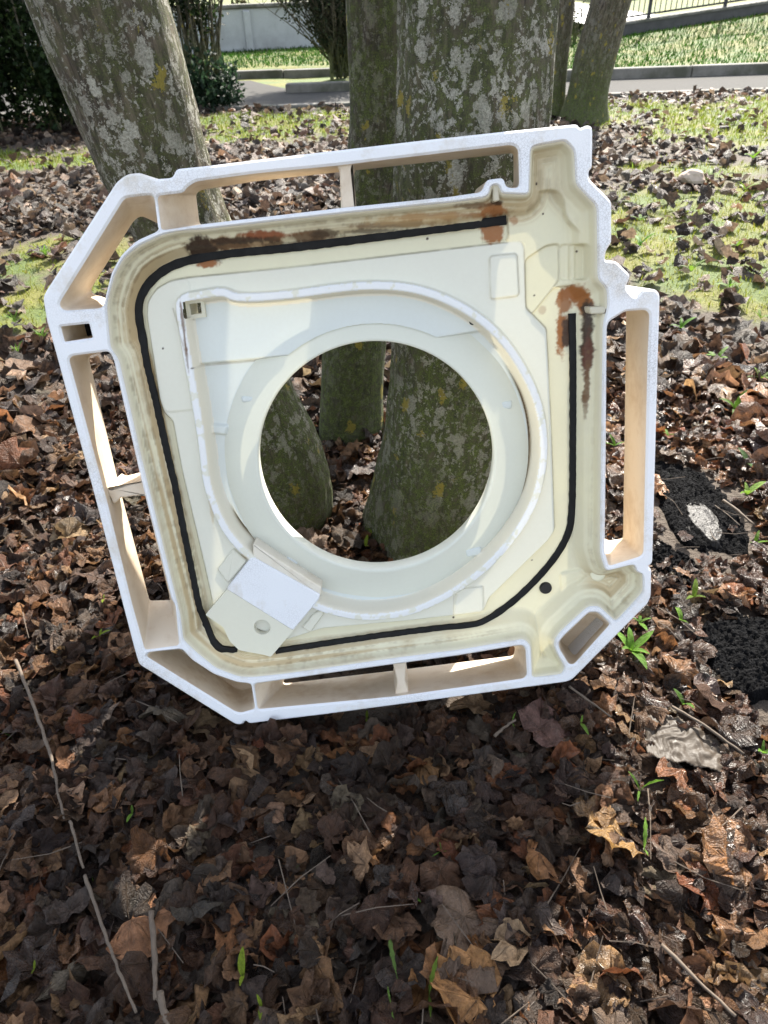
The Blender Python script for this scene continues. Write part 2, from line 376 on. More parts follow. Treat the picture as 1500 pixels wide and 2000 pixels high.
for x in (4.52, 5.72, 6.92, 8.12, 9.32):
    o = link(bpy.data.objects.new('post', postm)); o.parent = fe; o.location = (x-3.6, 0, topz(x)+.55)
for dz in (.09, 1.0):
    Vr, Fr = tube([(xx-3.6, 0, topz(xx)+dz) for xx in np.linspace(3.7, 9.6, 25)], [.014]*25, 6); mobj('rail', mesh_py('rail', Vr, Fr), M['iron'], fe)
# road behind the railing
V = []; n_ = 14; xs2 = np.linspace(3.62, 40, n_)
for x in xs2: V += [(x, 14.35, .36), (x, 60, .37)]
t = NT('worn_road'); c = t.coord(); n = t.noise(c, 60, 4, .7); t.col(t.mix(n.outputs[0], (.20, .20, .205), (.36, .36, .37))); t.rough(.45); t.bump(n.outputs[0], .15, .01); M['road'] = t.m
o = mobj('road', mesh_py('road', V, [(2*i, 2*i+2, 2*i+3, 2*i+1) for i in range(n_-1)]), M['road']); props(o, kind='structure')
# ================================================================== TREES
def spline(P, n):
    P = np.array(P, float); k = len(P); s = np.linspace(0, k-1, n); out = []
    for v in s:
        i = min(int(v), k-2); f = v-i; p0, p1, p2, p3 = P[max(i-1, 0)], P[i], P[i+1], P[min(i+2, k-1)]
        out.append(.5*((2*p1)+(-p0+p2)*f+(2*p0-5*p1+4*p2-p3)*f*f+(-p0+3*p1-3*p2+p3)*f**3))
    return np.array(out)
def trunk_mesh(P, nr, seg, amp, seed, lump=.06):
    S = spline(P, nr); V = []; BK = []; s = 0
    for i in range(nr):
        t_ = Vector(S[min(i+1, nr-1), :3]-S[max(i-1, 0), :3]).normalized()
        a = t_.cross(Vector((0, 1, 0))).normalized(); b = t_.cross(a)
        if i: s += float(np.linalg.norm(S[i, :3]-S[i-1, :3]))
        r = S[i, 3]
        for k in range(seg):
            an = 2*PI*k/seg; q = Vector((math.cos(an)*.14, math.sin(an)*.14, s))
            d = 1 + lump*noise.noise(Vector((q.x*9+seed, q.y*9, q.z*2.2))) + lump*.5*noise.noise(Vector((q.x*22+seed, q.y*22, q.z*4)))
            d += amp*(noise.noise(Vector((q.x*75+seed, q.y*75, q.z*9)))+.6*noise.noise(Vector((q.x*150, q.y*150+seed, q.z*26))))
            z = S[i, 2]
            if z < .3 and seed != 1.3: d += .10*max(0, (.3-z)/.3)**2*(1+.8*math.sin(an*4+seed))
            p = Vector(S[i, :3]) + (a*math.cos(an)+b*math.sin(an))*r*d
            V.append(p); BK.append((math.cos(an)*r, math.sin(an)*r, s))
    Fc = []
    for i in range(nr-1):
        for k in range(seg): Fc.append((i*seg+k, i*seg+(k+1) % seg, (i+1)*seg+(k+1) % seg, (i+1)*seg+k))
    return mesh_np('trunk', np.array([tuple(v) for v in V]), Fc, True, {'bk': np.array(BK)})
def limb(parent, mat, p, d, L_, r, depth):
    pts = [Vector(p)]; rad = [r]; dd = Vector(d).normalized(); n_ = 6
    for k in range(n_):
        dd = (dd+Vector((random.uniform(-.22, .22), random.uniform(-.22, .22), random.uniform(-.05, .2)))).normalized()
        pts.append(pts[-1]+dd*L_/n_); rad.append(r*(1-.8*(k+1)/n_))
    parts = [tube(pts, rad, 6)]
    if depth > 0:
        for k in range(2, n_+1):
            sd_ = (dd+Vector((random.uniform(-1, 1), random.uniform(-1, 1), random.uniform(-.2, .7)))).normalized()
            parts += limb(None, None, pts[k], sd_, L_*random.uniform(.35, .6), max(.004, rad[k]*.6), depth-1)
    if parent is None: return parts
    V, Fs = merge(parts); me = mesh_py('branch', [v-parent.location for v in V], Fs, True)
    a = me.attributes.new('bk', 'FLOAT_VECTOR', 'POINT'); a.data.foreach_set('vector', np.array([tuple(v) for v in V], np.float32).ravel())
    mobj('branch', me, mat, parent)
def tree(name, label, P, mat, nr, seg, amp, seed, lump=.06, limbs=3, reach=1.6, group=None):
    base = Vector(P[0][:3]); base.z = 0
    e = empty(name, base, label, 'tree', group)
    Q = [(p[0]-base.x, p[1]-base.y, p[2], p[3]) for p in P]
    mobj('trunk', trunk_mesh(Q, nr, seg, amp, seed, lump), mat, e)
    top = Vector(P[-1][:3])
    for k in range(limbs):
        i = random.choice((-1, -2)) if k else -1; p = P[i]
        an = 2*PI*k/limbs+seed; limb(e, mat, p[:3], (math.cos(an)*.7, math.sin(an)*.7, 1), reach*random.uniform(.8, 1.2), p[3]*.62, 2)
    return e
bA = m_bark('lichen_bark_grey', .6, 1.6, 1., 0); bB = m_bark('mossy_bark_dark', .95, 1.0, .3, 3.1); bC = m_bark('lichen_bark_mixed', .75, 1.4, .95, 7.7); bD = m_bark('brown_bark', .25, 1.5, .25, 12.)
tree('leaning_tree', 'leaning grey tree trunk with pale lichen left of the white pan', 
     [(-.27, 1.62, -.10, .115), (-.270, 1.62, .05, .136), (-.292, 1.62, .2, .133), (-.328, 1.62, .36, .114), (-.405, 1.62, .74, .101), (-.432, 1.615, .86, .106), (-.470, 1.60, 1.12, .116), (-.56, 1.58, 1.6, .115), (-.75, 1.6, 2.6, .10), (-.9, 1.6, 3.6, .08)], bA, 170, 72, .030, 1.3)
tree('slim_tree', 'slimmer dark mossy trunk behind the thick one, seen through the round hole',
     [(-.092, 2.07, -.1, .108), (-.088, 2.07, .08, .095), (-.05, 2.07, .4, .088), (.022, 2.07, .81, .078), (.032, 2.07, 1.1, .077), (.05, 2.07, 1.7, .075), (.1, 2.1, 2.8, .06), (.15, 2.2, 3.8, .05)], bB, 150, 60, .020, 4.4)
tree('thick_tree', 'thick straight tree trunk with white and yellow lichen behind the white pan',
     [(.145, 1.535, -.1, .185), (.148, 1.535, .08, .168), (.165, 1.535, .25, .158), (.182, 1.54, .5, .150), (.190, 1.545, .92, .142), (.192, 1.55, 1.12, .138), (.20, 1.55, 1.7, .135), (.24, 1.5, 2.7, .12), (.3, 1.5, 3.8, .10)], bC, 200, 110, .028, 9.1, .06)
tree('brown_tree', 'brown forked tree trunk beside the path, right of the thick trunk',
     [(1.95, 7.55, -.1, .24), (1.955, 7.55, .1, .19), (1.98, 7.55, .45, .175), (2.07, 7.55, .95, .165), (2.2, 7.5, 1.8, .15), (2.3, 7.5, 3.2, .12)], bD, 60, 32, .012, 2.2, .06, 3, 2.)
tree('thin_brown_tree', 'thin brown tree trunk tucked beside the forked one near the path',
     [(1.70, 7.75, -.1, .14), (1.70, 7.75, .1, .11), (1.69, 7.75, .5, .10), (1.70, 7.75, .95, .10), (1.68, 7.8, 1.9, .09), (1.6, 7.8, 3.2, .07)], bD, 60, 28, .012, 5.2, .06, 2, 1.6)

# ================================================================== DRAIN PAN
tvec = np.array([0, math.sin(LEAN), math.cos(LEAN)]); nvec = np.array([0, -math.cos(LEAN), math.sin(LEAN)]); P0 = G(470, 1417)
pan = empty('drain_pan', tuple(P0), 'dirty white foam and cream plastic drain pan with round opening leaning on the trunks', 'drain pan')
pan.matrix_world = Matrix(((1, 0, 0, P0[0]), (0, tvec[1], nvec[1], P0[1]), (0, tvec[2], nvec[2], P0[2]), (0, 0, 0, 1)))
DEP = .118
def uv(p, wl_=0.):
    d = ray(*p); q = P0+nvec*wl_; s = ((q-CP)@nvec)/(d@nvec); a = CP+d*s-q; return np.array([a[0], a@tvec])
def uvs(L_, wl_=0.): return np.array([uv(p, wl_) for p in L_])
def area(P): return .5*np.sum(P[:, 0]*np.roll(P[:, 1], -1)-np.roll(P[:, 0], -1)*P[:, 1])
def rnd_corners(P, r, Q=None):
    """round every corner with 4 points; same treatment for the partner loop Q"""
    out = [[], []]
    for j, A in enumerate((P, Q if Q is not None else P)):
        n_ = len(A)
        for i in range(n_):
            a, b, c = A[i-1], A[i], A[(i+1) % n_]
            la, lc = np.linalg.norm(a-b), np.linalg.norm(c-b)
            s, e = b+(a-b)*min(r, la*.45)/max(la, 1e-9), b+(c-b)*min(r, lc*.45)/max(lc, 1e-9)
            for t_ in (0, .33, .67, 1): out[j].append((1-t_)**2*s+2*t_*(1-t_)*b+t_*t_*e)
    return np.array(out[0]), np.array(out[1])
def offset(P, d):
    """d>0 moves to the loop's outside"""
    sg = 1 if area(P) > 0 else -1
    A = P-np.roll(P, 1, 0); B = np.roll(P, -1, 0)-P
    def nrm(E_):
        l_ = np.maximum(np.linalg.norm(E_, axis=1, keepdims=True), 1e-7); E_ = E_/l_; return np.stack([E_[:, 1], -E_[:, 0]], 1)*sg
    N = nrm(A)+nrm(B); l_ = np.maximum(np.linalg.norm(N, axis=1, keepdims=True), .35); N = N/l_
    return P+N*d
OUT = [(83, 582), (88, 570), (227, 355), (247, 340), (273, 337), (302, 350), (337, 347), (343, 330), (420, 322), (500, 312), (833, 273), (1000, 255), (1128, 242), (1133, 251), (1145, 244), (1156, 246), (1158, 256), (1157, 328), (1150, 334), (1151, 349),
       (1195, 393), (1195, 475), (1185, 487), (1181, 509), (1203, 509), (1233, 538), (1222, 562), (1241, 582), (1258, 564), (1282, 565), (1290, 576), (1286, 700), (1277, 1032), (1275, 1101), (1266, 1107), (1273, 1113), (1272, 1166), (1266, 1180),
       (1119, 1328), (1108, 1333), (850, 1368), (640, 1396), (486, 1415), (479, 1408), (474, 1416), (461, 1417), (271, 1299), (262, 1269), (182, 962), (111, 700), (90, 625)]
OPEN = [  # (front loop, back loop or None = straight), closed at the back?
 ([(242, 386), (299, 380), (311, 450), (266, 470), (236, 498), (217, 532), (206, 575), (200, 602), (122, 607), (113, 594)],
  [(262, 430), (276, 421), None, None, None, None, None, None, (178, 573), (180, 560)], False, .008),
 ([(306, 382), (357, 376), (363, 366), (381, 354), (500, 338), (656, 323), (1000, 282), (1013, 290), (1015, 360), (1011, 367), (989, 366), (984, 347), (951, 351), (941, 375), (880, 384), (665, 406), (392, 438), (314, 450)],
  [(383, 381), (385, 378), (388, 374), (395, 371), (500, 354), (656, 337), (1000, 299), (1003, 303), (1003, 358), (1001, 364), None, None, None, None, None, None, None, (390, 439)], False, .006),
 ([(1222, 608), (1262, 605), (1270, 613), (1266, 700), (1258, 1080), (1252, 1088), (1190, 1107), (1182, 1078), (1184, 900), (1186, 640), (1190, 628)],
  [(1222, 606), (1222, 606), (1223, 612), (1222, 700), (1217, 1046), (1215, 1052), (1189, 1056), None, None, None, None], False, .006),
 ([(133, 702), (140, 695), (212, 686), (221, 702), (274, 934), (334, 1171), (342, 1184), (349, 1262), (282, 1271), (257, 1182), (209, 985)],
  [(174, 702), (176, 694), None, None, None, (331, 1168), (332, 1170), (333, 1172), (292, 1173), (286, 1150), (236, 962)], False, .006),
 ([(117, 638), (173, 632), (180, 660), (125, 668)], [None]*4, True, .002),
 ([(284, 1283), (291, 1275), (355, 1269), (374, 1290), (417, 1318), (462, 1334), (490, 1337), (498, 1386), (470, 1394), (458, 1391)],
  [(330, 1245), (332, 1240), (372, 1244), (386, 1265), (425, 1292), (465, 1307), (490, 1310), (496, 1335), (474, 1340), (462, 1338)], True, .006),
 ([(496, 1337), (768, 1299), (900, 1281), (1020, 1261), (1027, 1268), (1030, 1320), (1023, 1327), (772, 1362), (503, 1387)],
  [(553, 1328), None, None, (1004, 1262), (1006, 1266), (1004, 1277), (1000, 1281), (768, 1310), (555, 1335)], False, .006),
 ([(1091, 1258), (1100, 1245), (1151, 1197), (1168, 1197), (1193, 1220), (1122, 1299), (1112, 1299), (1094, 1270)],
  [(1096, 1248), (1102, 1242), (1146, 1202), (1158, 1202), (1172, 1214), (1126, 1262), (1117, 1262), (1100, 1255)], True, .006)]
TRAY = [(207, 604), (209, 583), (223, 534), (240, 504), (269, 480), (312, 460), (345, 451), (394, 448), (667, 417), (882, 395), (944, 387), (956, 380), (959, 362), (975, 360), (980, 378), (1034, 380), (1037, 292), (1043, 285), (1102, 274), (1110, 279), (1123, 294),
        (1126, 360), (1167, 402), (1169, 546), (1187, 564), (1188, 600), (1179, 632), (1175, 900), (1173, 1083), (1184, 1117), (1240, 1103), (1243, 1118), (1257, 1122), (1257, 1158), (1205, 1215), (1197, 1210), (1172, 1186), (1150, 1186), (1093, 1238), (1082, 1256), (1086, 1272), (1104, 1306), (1098, 1319), (1040, 1326),
        (1037, 1262), (1024, 1250), (900, 1271), (768, 1288), (560, 1318), (494, 1325), (465, 1324), (420, 1307), (382, 1276), (357, 1252), (351, 1205), (343, 1172), (284, 934), (230, 702), (214, 680)]
fV = []; fF = []; fM = []
def addv(P, z):
    n_ = len(fV); fV.extend([(p[0], p[1], z) for p in P]); return list(range(n_, n_+len(P)))
def bridge(a, b, mi):
    n_ = len(a)
    for i in range(n_): fF.append((a[i], a[(i+1) % n_], b[(i+1) % n_], b[i])); fM.append(mi)
BV = .0035
o_r, _ = rnd_corners(uvs(OUT), .006)
fr_loops = [addv(offset(o_r, -BV), 0)]; lb = addv(o_r, -BV); lc = addv(offset(o_r, .002), -DEP); bridge(fr_loops[0], lb, 0); bridge(lb, lc, 0); bk_loops = [lc]
for fl, bl, closed, rr in OPEN:
    f = uvs(fl); bb = np.array([f[i] if q is None else uv(q, -DEP) for i, q in enumerate(bl)])
    f2, b2 = rnd_corners(f, rr, bb)
    a = addv(offset(f2, BV), 0); b = addv(f2, -BV)
    if closed:
        c = addv(f2+(b2-f2)*.85, -DEP*.85); bridge(a, b, 0); bridge(b, c, 1)
        pts = [[Vector((*p, 0)) for p in b2]]
        for tri in tessellate_polygon(pts): fF.append(tuple(c[i] for i in tri)); fM.append(2 if len(fl) == 4 else 1)
    else:
        c = addv(b2, -DEP); bridge(a, b, 0); bridge(b, c, 1); bk_loops.append(c)
    fr_loops.append(a)
t_r, _ = rnd_corners(uvs(TRAY), .008)
a = addv(offset(t_r, BV*.7), 0); b = addv(t_r, -BV); c = addv(t_r, -DEP); bridge(a, b, 0); bridge(b, c, 0); fr_loops.append(a); bk_loops.append(c)
for loops in (fr_loops, bk_loops):
    flatv = [i for l_ in loops for i in l_]
    for tri in tessellate_polygon([[Vector((fV[i][0], fV[i][1], 0)) for i in l_] for l_ in loops]): fF.append(tuple(flatv[i] for i in tri)); fM.append(0)
me = bpy.data.meshes.new('foam_frame'); me.from_pydata(fV, [], fF)
for m in (M['foam'], M['foamin'], M['dark']): me.materials.append(m)
me.polygons.foreach_set('material_index', fM)
bm = bmesh.new(); bm.from_mesh(me); bmesh.ops.recalc_face_normals(bm, faces=bm.faces); bm.to_mesh(me); bm.free()
me.polygons.foreach_set('use_smooth', [True]*len(me.polygons)); me.set_sharp_from_angle(angle=math.radians(40)); me.update()
frame_o = mobj('foam_frame', me, None, pan)
def prism(name, front, wf, wb, mat, parent, shrink=1., bev=.002, backpx=None):
    P = uvs(front, wf); P, _ = rnd_corners(P, .003)
    c = P.mean(0); A = offset(P, -bev); B = c+(P-c)*shrink; n_ = len(P)
    V = [(*p, wf) for p in A]+[(*p, wf-bev) for p in P]+[(*p, wb) for p in B]
    Fs = [tuple(range(n_)), tuple(range(2*n_, 3*n_))]
    for i in range(n_):
        j = (i+1) % n_; Fs += [(i, j, n_+j, n_+i), (n_+i, n_+j, 2*n_+j, 2*n_+i)]
    return mobj(name, mesh_py(name, V, Fs, ang=35), mat, parent)
for q, wf in (([(655, 318), (692, 314), (687, 330), (694, 404), (698, 410), (664, 414), (666, 405), (663, 332)], -.012), ([(205, 950), (216, 956), (278, 940), (284, 936), (288, 972), (280, 967), (236, 972), (222, 985)], -.028),
              ([(767, 1296), (794, 1293), (791, 1330), (796, 1344), (800, 1362), (770, 1366), (774, 1346), (776, 1330)], -.012)):
    prism('rib', q, wf, -DEP+.004, M['foamin'], frame_o)
# --- moulded tray: a height field in the pan's own plane
def sdf(P, X, Y):
    d = np.full(X.shape, 1e9); ins = np.zeros(X.shape, bool); n_ = len(P)
    for i in range(n_):
        a, b = P[i], P[(i+1) % n_]; e = b-a; L2 = max(e@e, 1e-12)
        h_ = np.clip(((X-a[0])*e[0]+(Y-a[1])*e[1])/L2, 0, 1)
        d = np.minimum(d, (X-a[0]-e[0]*h_)**2+(Y-a[1]-e[1]*h_)**2)
        cond = (a[1] > Y) != (b[1] > Y)
        with np.errstate(divide='ignore', invalid='ignore'): xc = a[0]+(Y-a[1])/(e[1] if abs(e[1]) > 1e-12 else 1e-12)*e[0]
        ins ^= cond & (X < xc)
    d = np.sqrt(d); return np.where(ins, -d, d)
def line_d(P, X, Y):
    d = np.full(X.shape, 1e9)
    for a, b in zip(P[:-1], P[1:]):
        e = b-a; h_ = np.clip(((X-a[0])*e[0]+(Y-a[1])*e[1])/max(e@e, 1e-12), 0, 1)
        d = np.minimum(d, np.hypot(X-a[0]-e[0]*h_, Y-a[1]-e[1]*h_))
    return d
def chaikin(P, n_=2, closed=True):
    for _ in range(n_):
        Q = []
        m = len(P) if closed else len(P)-1
        for i in range(m):
            a, b = P[i], P[(i+1) % len(P)]; Q += [a*.75+b*.25, a*.25+b*.75]
        if not closed: Q = [P[0]]+Q+[P[-1]]
        P = np.array(Q)
    return P
GS = .0014
lo, hi = t_r.min(0)-.006, t_r.max(0)+.006
X, Y = np.meshgrid(np.arange(lo[0], hi[0], GS), np.arange(lo[1], hi[1], GS))
dt = -sdf(t_r, X, Y)
h = np.interp(dt, [-.02, 0, .003, .007, .016, .021, .032, .037, .042], [-.006, -.005, -.007, -.022, -.030, -.033, -.049, -.054, -.055])
def region(px, wl_, e=.003, mode='set', r=.006):
    global h
    e = e*.6
    P, _ = rnd_corners(uvs(px, wl_), r); s = -sdf(P, X, Y); m = sstep(-e, e, s)
    tgt = {'set': wl_, 'max': np.maximum(h, wl_), 'min': np.minimum(h, wl_)}[mode]
    h = h*(1-m)+tgt*m; return m
region([(1030, 280), (1110, 262), (1138, 288), (1138, 353), (1182, 398), (1182, 560), (1147, 556), (1145, 466), (1104, 426), (1102, 384), (1086, 371), (1030, 376)], -.030, .003, 'max', .012)
region([(990, 380), (1086, 371), (1102, 384), (1104, 426), (1146, 466), (1146, 554), (1082, 562), (1038, 616), (1027, 602), (1022, 474), (990, 474)], -.046, .003, 'max')
region([(1025, 507), (1065, 480), (1091, 476), (1091, 547), (1082, 559), (1038, 614), (1027, 604)], -.052, .0025)
region([(1093, 478), (1141, 478), (1141, 546), (1093, 547)], -.0495, .002)
for xx in (1106, 1118): region([(xx, 478), (xx+5, 478), (xx+5, 546), (xx, 546)], -.048, .0015, r=.001)
region([(940, 425), (990, 418), (992, 468), (941, 474)], -.0535, .0015)
# low corner (bottom right) ledges
region([(1120, 1150), (1150, 1120), (1225, 1130), (1232, 1160), (1185, 1215), (1160, 1175)], -.042, .004, 'max', .012)
region([(1095, 1120), (1150, 1110), (1196, 1112), (1170, 1150), (1100, 1215)], -.050, .003, 'max')
region([(665, 1278), (715, 1271), (718, 1295), (668, 1303)], -.040, .002, 'max', .003)
region([(835, 1253), (886, 1245), (890, 1268), (838, 1276)], -.040, .002, 'max', .003)
for q in ([(262, 820), (276, 818), (292, 872), (277, 880)], [(1150, 810), (1172, 810), (1172, 870), (1152, 874)]): region(q, -.038, .002, 'max', .003)
PLAT = [(287, 620), (288, 590), (305, 564), (333, 548), (367, 542), (560, 523), (700, 507), (1000, 472), (1018, 471), (1023, 482), (1027, 601), (1068, 642), (1072, 719), (1078, 850), (1084, 1036), (1072, 1055), (955, 1169), (944, 1196), (885, 1203), (796, 1213), (630, 1228), (560, 1250),
        (420, 1200), (400, 1110), (355, 919), (337, 822), (320, 806), (312, 780)]
region(PLAT, -.0465, .0016)
region([(287, 620), (288, 590), (305, 564), (333, 548), (367, 542), (380, 620), (384, 800), (322, 806), (312, 780)], -.0445, .002, r=.01)
region([(956, 500), (1010, 495), (1014, 578), (958, 585)], -.0415, .003, r=.006)
region([(893, 1150), (942, 1145), (944, 1194), (886, 1202)], -.043, .002)
RING = [(349, 583), (400, 574), (438, 569), (459, 583), (560, 577), (667, 561), (733, 557), (800, 561), (867, 581), (933, 617), (985, 665), (1025, 725), (1052, 785), (1064, 850), (1062, 915), (1046, 980), (1010, 1043), (959, 1102), (904, 1146), (850, 1177), (796, 1199), (727, 1208), (675, 1203), (616, 1187), (555, 1147), (491, 1092),
        (447, 1050), (417, 992), (401, 937), (396, 882), (381, 784), (365, 700), (352, 620)]
WR = -.034
rp = chaikin(uvs(RING, WR), 2); dr = sdf(rp, X, Y)
m_ = sstep(.0085, .0055, dr); h = h*(1-m_)+WR*m_
RF = -.076
inner = np.interp(-dr, [.0055, .0085, .0135, .0155], [WR, WR-.006, RF+.006, RF]); h = np.where(dr < -.0055, inner, h)
PL = [(330, 560), (1080, 540), (1010, 640), (952, 645), (850, 662), (700, 676), (625, 690), (386, 712), (350, 640)]
P, _ = rnd_corners(uvs(PL, -.064), .004); s = -sdf(P, X, Y); m_ = sstep(-.002, .002, s)*(dr < -.006); h = np.maximum(h, np.where(m_ > 0, RF+(-.064-RF)*m_, -1)*1.0) if True else h
# small moulded gussets on the recess floor
for q in ([(405, 828), (445, 832), (440, 850), (408, 846)], [(470, 775), (498, 772), (496, 786), (472, 788)], [(975, 783), (1002, 783), (1000, 800), (978, 800)], [(905, 1072), (940, 1068), (944, 1084), (912, 1090)], [(560, 1085), (585, 1098), (575, 1112), (556, 1100)]):
    region(q, -.068, .005, 'max', .004)
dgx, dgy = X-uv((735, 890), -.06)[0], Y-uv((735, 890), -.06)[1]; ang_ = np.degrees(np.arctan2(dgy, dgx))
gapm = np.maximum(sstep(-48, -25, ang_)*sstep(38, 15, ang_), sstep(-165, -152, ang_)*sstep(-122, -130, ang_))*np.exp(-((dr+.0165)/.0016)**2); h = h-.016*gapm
hc = uv((735, 890), -.060); Rh = .5*(np.linalg.norm(uv((967, 890), -.060)-uv((503, 890), -.060)))/1.0; Rv = .5*np.linalg.norm(uv((735, 1112), -.060)-uv((735, 668), -.060)); Rh = .5*(Rh+Rv)
hc = .5*(uv((735, 668), -.060)+uv((735, 1112), -.060))
# softening of mould lines
for _ in range(1): h[1:-1, 1:-1] = (h[1:-1, 1:-1]*4+h[:-2, 1:-1]+h[2:, 1:-1]+h[1:-1, :-2]+h[1:-1, 2:])/8
h = h+.0006*(fbm(X*30, Y*30, 3)-.5)
# colours: aged cream plastic, brown water stains on the wall, rust runs
cream = np.array([.75, .71, .52]); white = np.array([.74, .74, .67]); cool = np.array([.67, .72, .71])
n1 = fbm(X*9, Y*9, 4); n2 = fbm(X*40+3, Y*40, 4); n3 = fbm(X*6+40, Y*25+11, 4); n4 = fbm(X*90, Y*90+7, 3)
C = cream[None, None]*(.93+.14*n1[..., None])
yel = sstep(.5, .75, n1)[..., None]; C = C*(1-.35*yel)+np.array([.80, .75, .50])*.35*yel
pm = sstep(.002, -.002, sdf(uvs(PLAT, -.0475), X, Y))[..., None]; C = C*(1-.75*pm)+white*.75*pm
rmn = sstep(-.006, -.02, dr)[..., None]; C = C*(1-.8*rmn)+cool*.8*rmn
rr_ = (np.abs(dr) < .0065)[..., None]*sstep(.30, .42, n4)[..., None]; C = C*(1-.85*rr_)+np.array([.82, .83, .85])*.85*rr_
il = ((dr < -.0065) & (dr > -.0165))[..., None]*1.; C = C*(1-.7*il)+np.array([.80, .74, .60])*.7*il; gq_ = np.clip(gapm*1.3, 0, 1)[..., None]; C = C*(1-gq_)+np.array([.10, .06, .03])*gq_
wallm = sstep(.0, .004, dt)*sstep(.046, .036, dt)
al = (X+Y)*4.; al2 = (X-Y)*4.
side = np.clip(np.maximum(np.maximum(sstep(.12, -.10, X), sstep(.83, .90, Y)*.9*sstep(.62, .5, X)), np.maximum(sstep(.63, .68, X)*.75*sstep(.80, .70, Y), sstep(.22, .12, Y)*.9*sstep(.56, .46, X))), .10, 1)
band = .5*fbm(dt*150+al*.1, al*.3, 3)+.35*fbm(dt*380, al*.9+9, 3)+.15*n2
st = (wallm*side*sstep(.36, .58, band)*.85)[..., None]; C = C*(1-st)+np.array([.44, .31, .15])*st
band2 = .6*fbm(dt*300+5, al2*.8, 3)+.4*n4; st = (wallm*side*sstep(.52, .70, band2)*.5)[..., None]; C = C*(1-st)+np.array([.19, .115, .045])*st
lips = sstep(.006, .001, dt)[..., None]*.6; C = C*(1-lips)+np.array([.66, .60, .48])*lips
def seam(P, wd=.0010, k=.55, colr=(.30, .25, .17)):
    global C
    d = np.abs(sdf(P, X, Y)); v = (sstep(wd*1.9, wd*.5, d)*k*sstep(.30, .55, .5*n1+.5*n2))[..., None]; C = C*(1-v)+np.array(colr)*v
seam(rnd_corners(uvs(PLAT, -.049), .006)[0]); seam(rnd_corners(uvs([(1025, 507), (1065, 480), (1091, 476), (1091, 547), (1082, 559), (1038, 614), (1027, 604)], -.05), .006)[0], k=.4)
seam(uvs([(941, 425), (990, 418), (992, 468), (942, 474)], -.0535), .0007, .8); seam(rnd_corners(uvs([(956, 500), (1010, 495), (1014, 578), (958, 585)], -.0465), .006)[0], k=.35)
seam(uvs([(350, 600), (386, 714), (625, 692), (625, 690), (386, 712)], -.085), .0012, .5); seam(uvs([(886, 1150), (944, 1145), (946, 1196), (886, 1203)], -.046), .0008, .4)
n5 = fbm(X*230+9, Y*230, 3)
def stain(px, py, rx, ry, colr, k=1., wl_=-.05, thr=.5):
    global C
    c_ = uv((px, py), wl_); sc = .00083
    d = np.hypot((X-c_[0])/(rx*sc), (Y-c_[1])/(ry*sc)); v = sstep(-.05, .42, 1.0-d+1.9*(.40*n2+.35*n4+.25*n5-.5))*k
    C = C*(1-v[..., None])+np.array(colr)*v[..., None]
RU = (.30, .105, .025); DK = (.035, .016, .010); BR = (.13, .06, .025)
for a in ((470, 474, 110, 17, (.30, .16, .06), .75), (440, 476, 80, 12, BR, .9), (398, 480, 34, 24, DK), (405, 500, 40, 16, DK), (405, 515, 24, 10, RU), (530, 461, 70, 10, (.26, .07, .025), .95), (470, 470, 80, 8, DK, .9), (610, 462, 80, 11, BR, .85), (645, 456, 36, 9, DK, .7), (600, 474, 90, 6, DK, .6), (760, 440, 110, 7, BR, .65), (860, 424, 110, 7, RU, .55), (720, 452, 90, 5, DK, .65), (820, 432, 120, 12, (.55, .36, .15), .4),
          (962, 410, 30, 18, RU, .95), (965, 398, 18, 7, DK, .9), (962, 454, 26, 22, RU, .95), (1003, 430, 9, 10, RU, .6), (925, 404, 45, 5, BR, .7),
          (1122, 574, 36, 20, RU), (1140, 590, 14, 30, RU), (1104, 592, 18, 28, RU, .9), (1146, 608, 13, 16, DK), (1141, 655, 11, 75, DK, 1.), (1141, 700, 9, 70, (.09, .025, .015), .95), (1140, 745, 7, 50, BR, .9), (1138, 790, 5, 30, BR, .6), (1101, 655, 16, 44, RU, 1.), (1108, 655, 11, 34, DK, .9), (1062, 605, 9, 9, RU, .35), (1164, 604, 9, 6, DK, .9),
          (390, 711, 6, 3, DK, .9, -.09), (366, 640, 3, 50, BR, .8, -.06), (373, 700, 3, 40, BR, .6, -.06), (415, 1000, 5, 40, (.55, .42, .24), .5, -.05), (480, 1085, 14, 6, (.5, .36, .18), .6, -.05)):
    stain(*a)
for px, py in ((835, 466), (1042, 362), (1060, 418), (1126, 491), (1044, 577), (1040, 1096), (886, 1208), (320, 680)): stain(px, py, 2.6, 2.6, DK, 1.)
ok = (dt > -.005); rad_h = np.hypot(X-hc[0], Y-hc[1])
sq = uvs([(367, 591), (394, 588), (397, 615), (370, 618)], -.060); dsq = sdf(sq, X, Y)
ny_, nx_ = X.shape; ii = np.arange(nx_*ny_).reshape(ny_, nx_)
good = ok & (rad_h > Rh+.028) & (dsq > .002)
gq = good[:-1, :-1] & good[:-1, 1:] & good[1:, 1:] & good[1:, :-1]
qd = np.stack([ii[:-1, :-1], ii[:-1, 1:], ii[1:, 1:], ii[1:, :-1]], -1)[gq]
used = np.unique(qd); rem = np.full(nx_*ny_, -1); rem[used] = np.arange(len(used))
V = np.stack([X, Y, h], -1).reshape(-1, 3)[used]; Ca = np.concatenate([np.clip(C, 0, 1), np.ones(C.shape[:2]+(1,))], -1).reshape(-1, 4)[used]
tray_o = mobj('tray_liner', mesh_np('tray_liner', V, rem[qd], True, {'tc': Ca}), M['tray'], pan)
def height_at(u_, v_):
    i = int(np.clip(round((v_-lo[1])/GS), 0, ny_-1)); j = int(np.clip(round((u_-lo[0])/GS), 0, nx_-1)); return h[i, j]
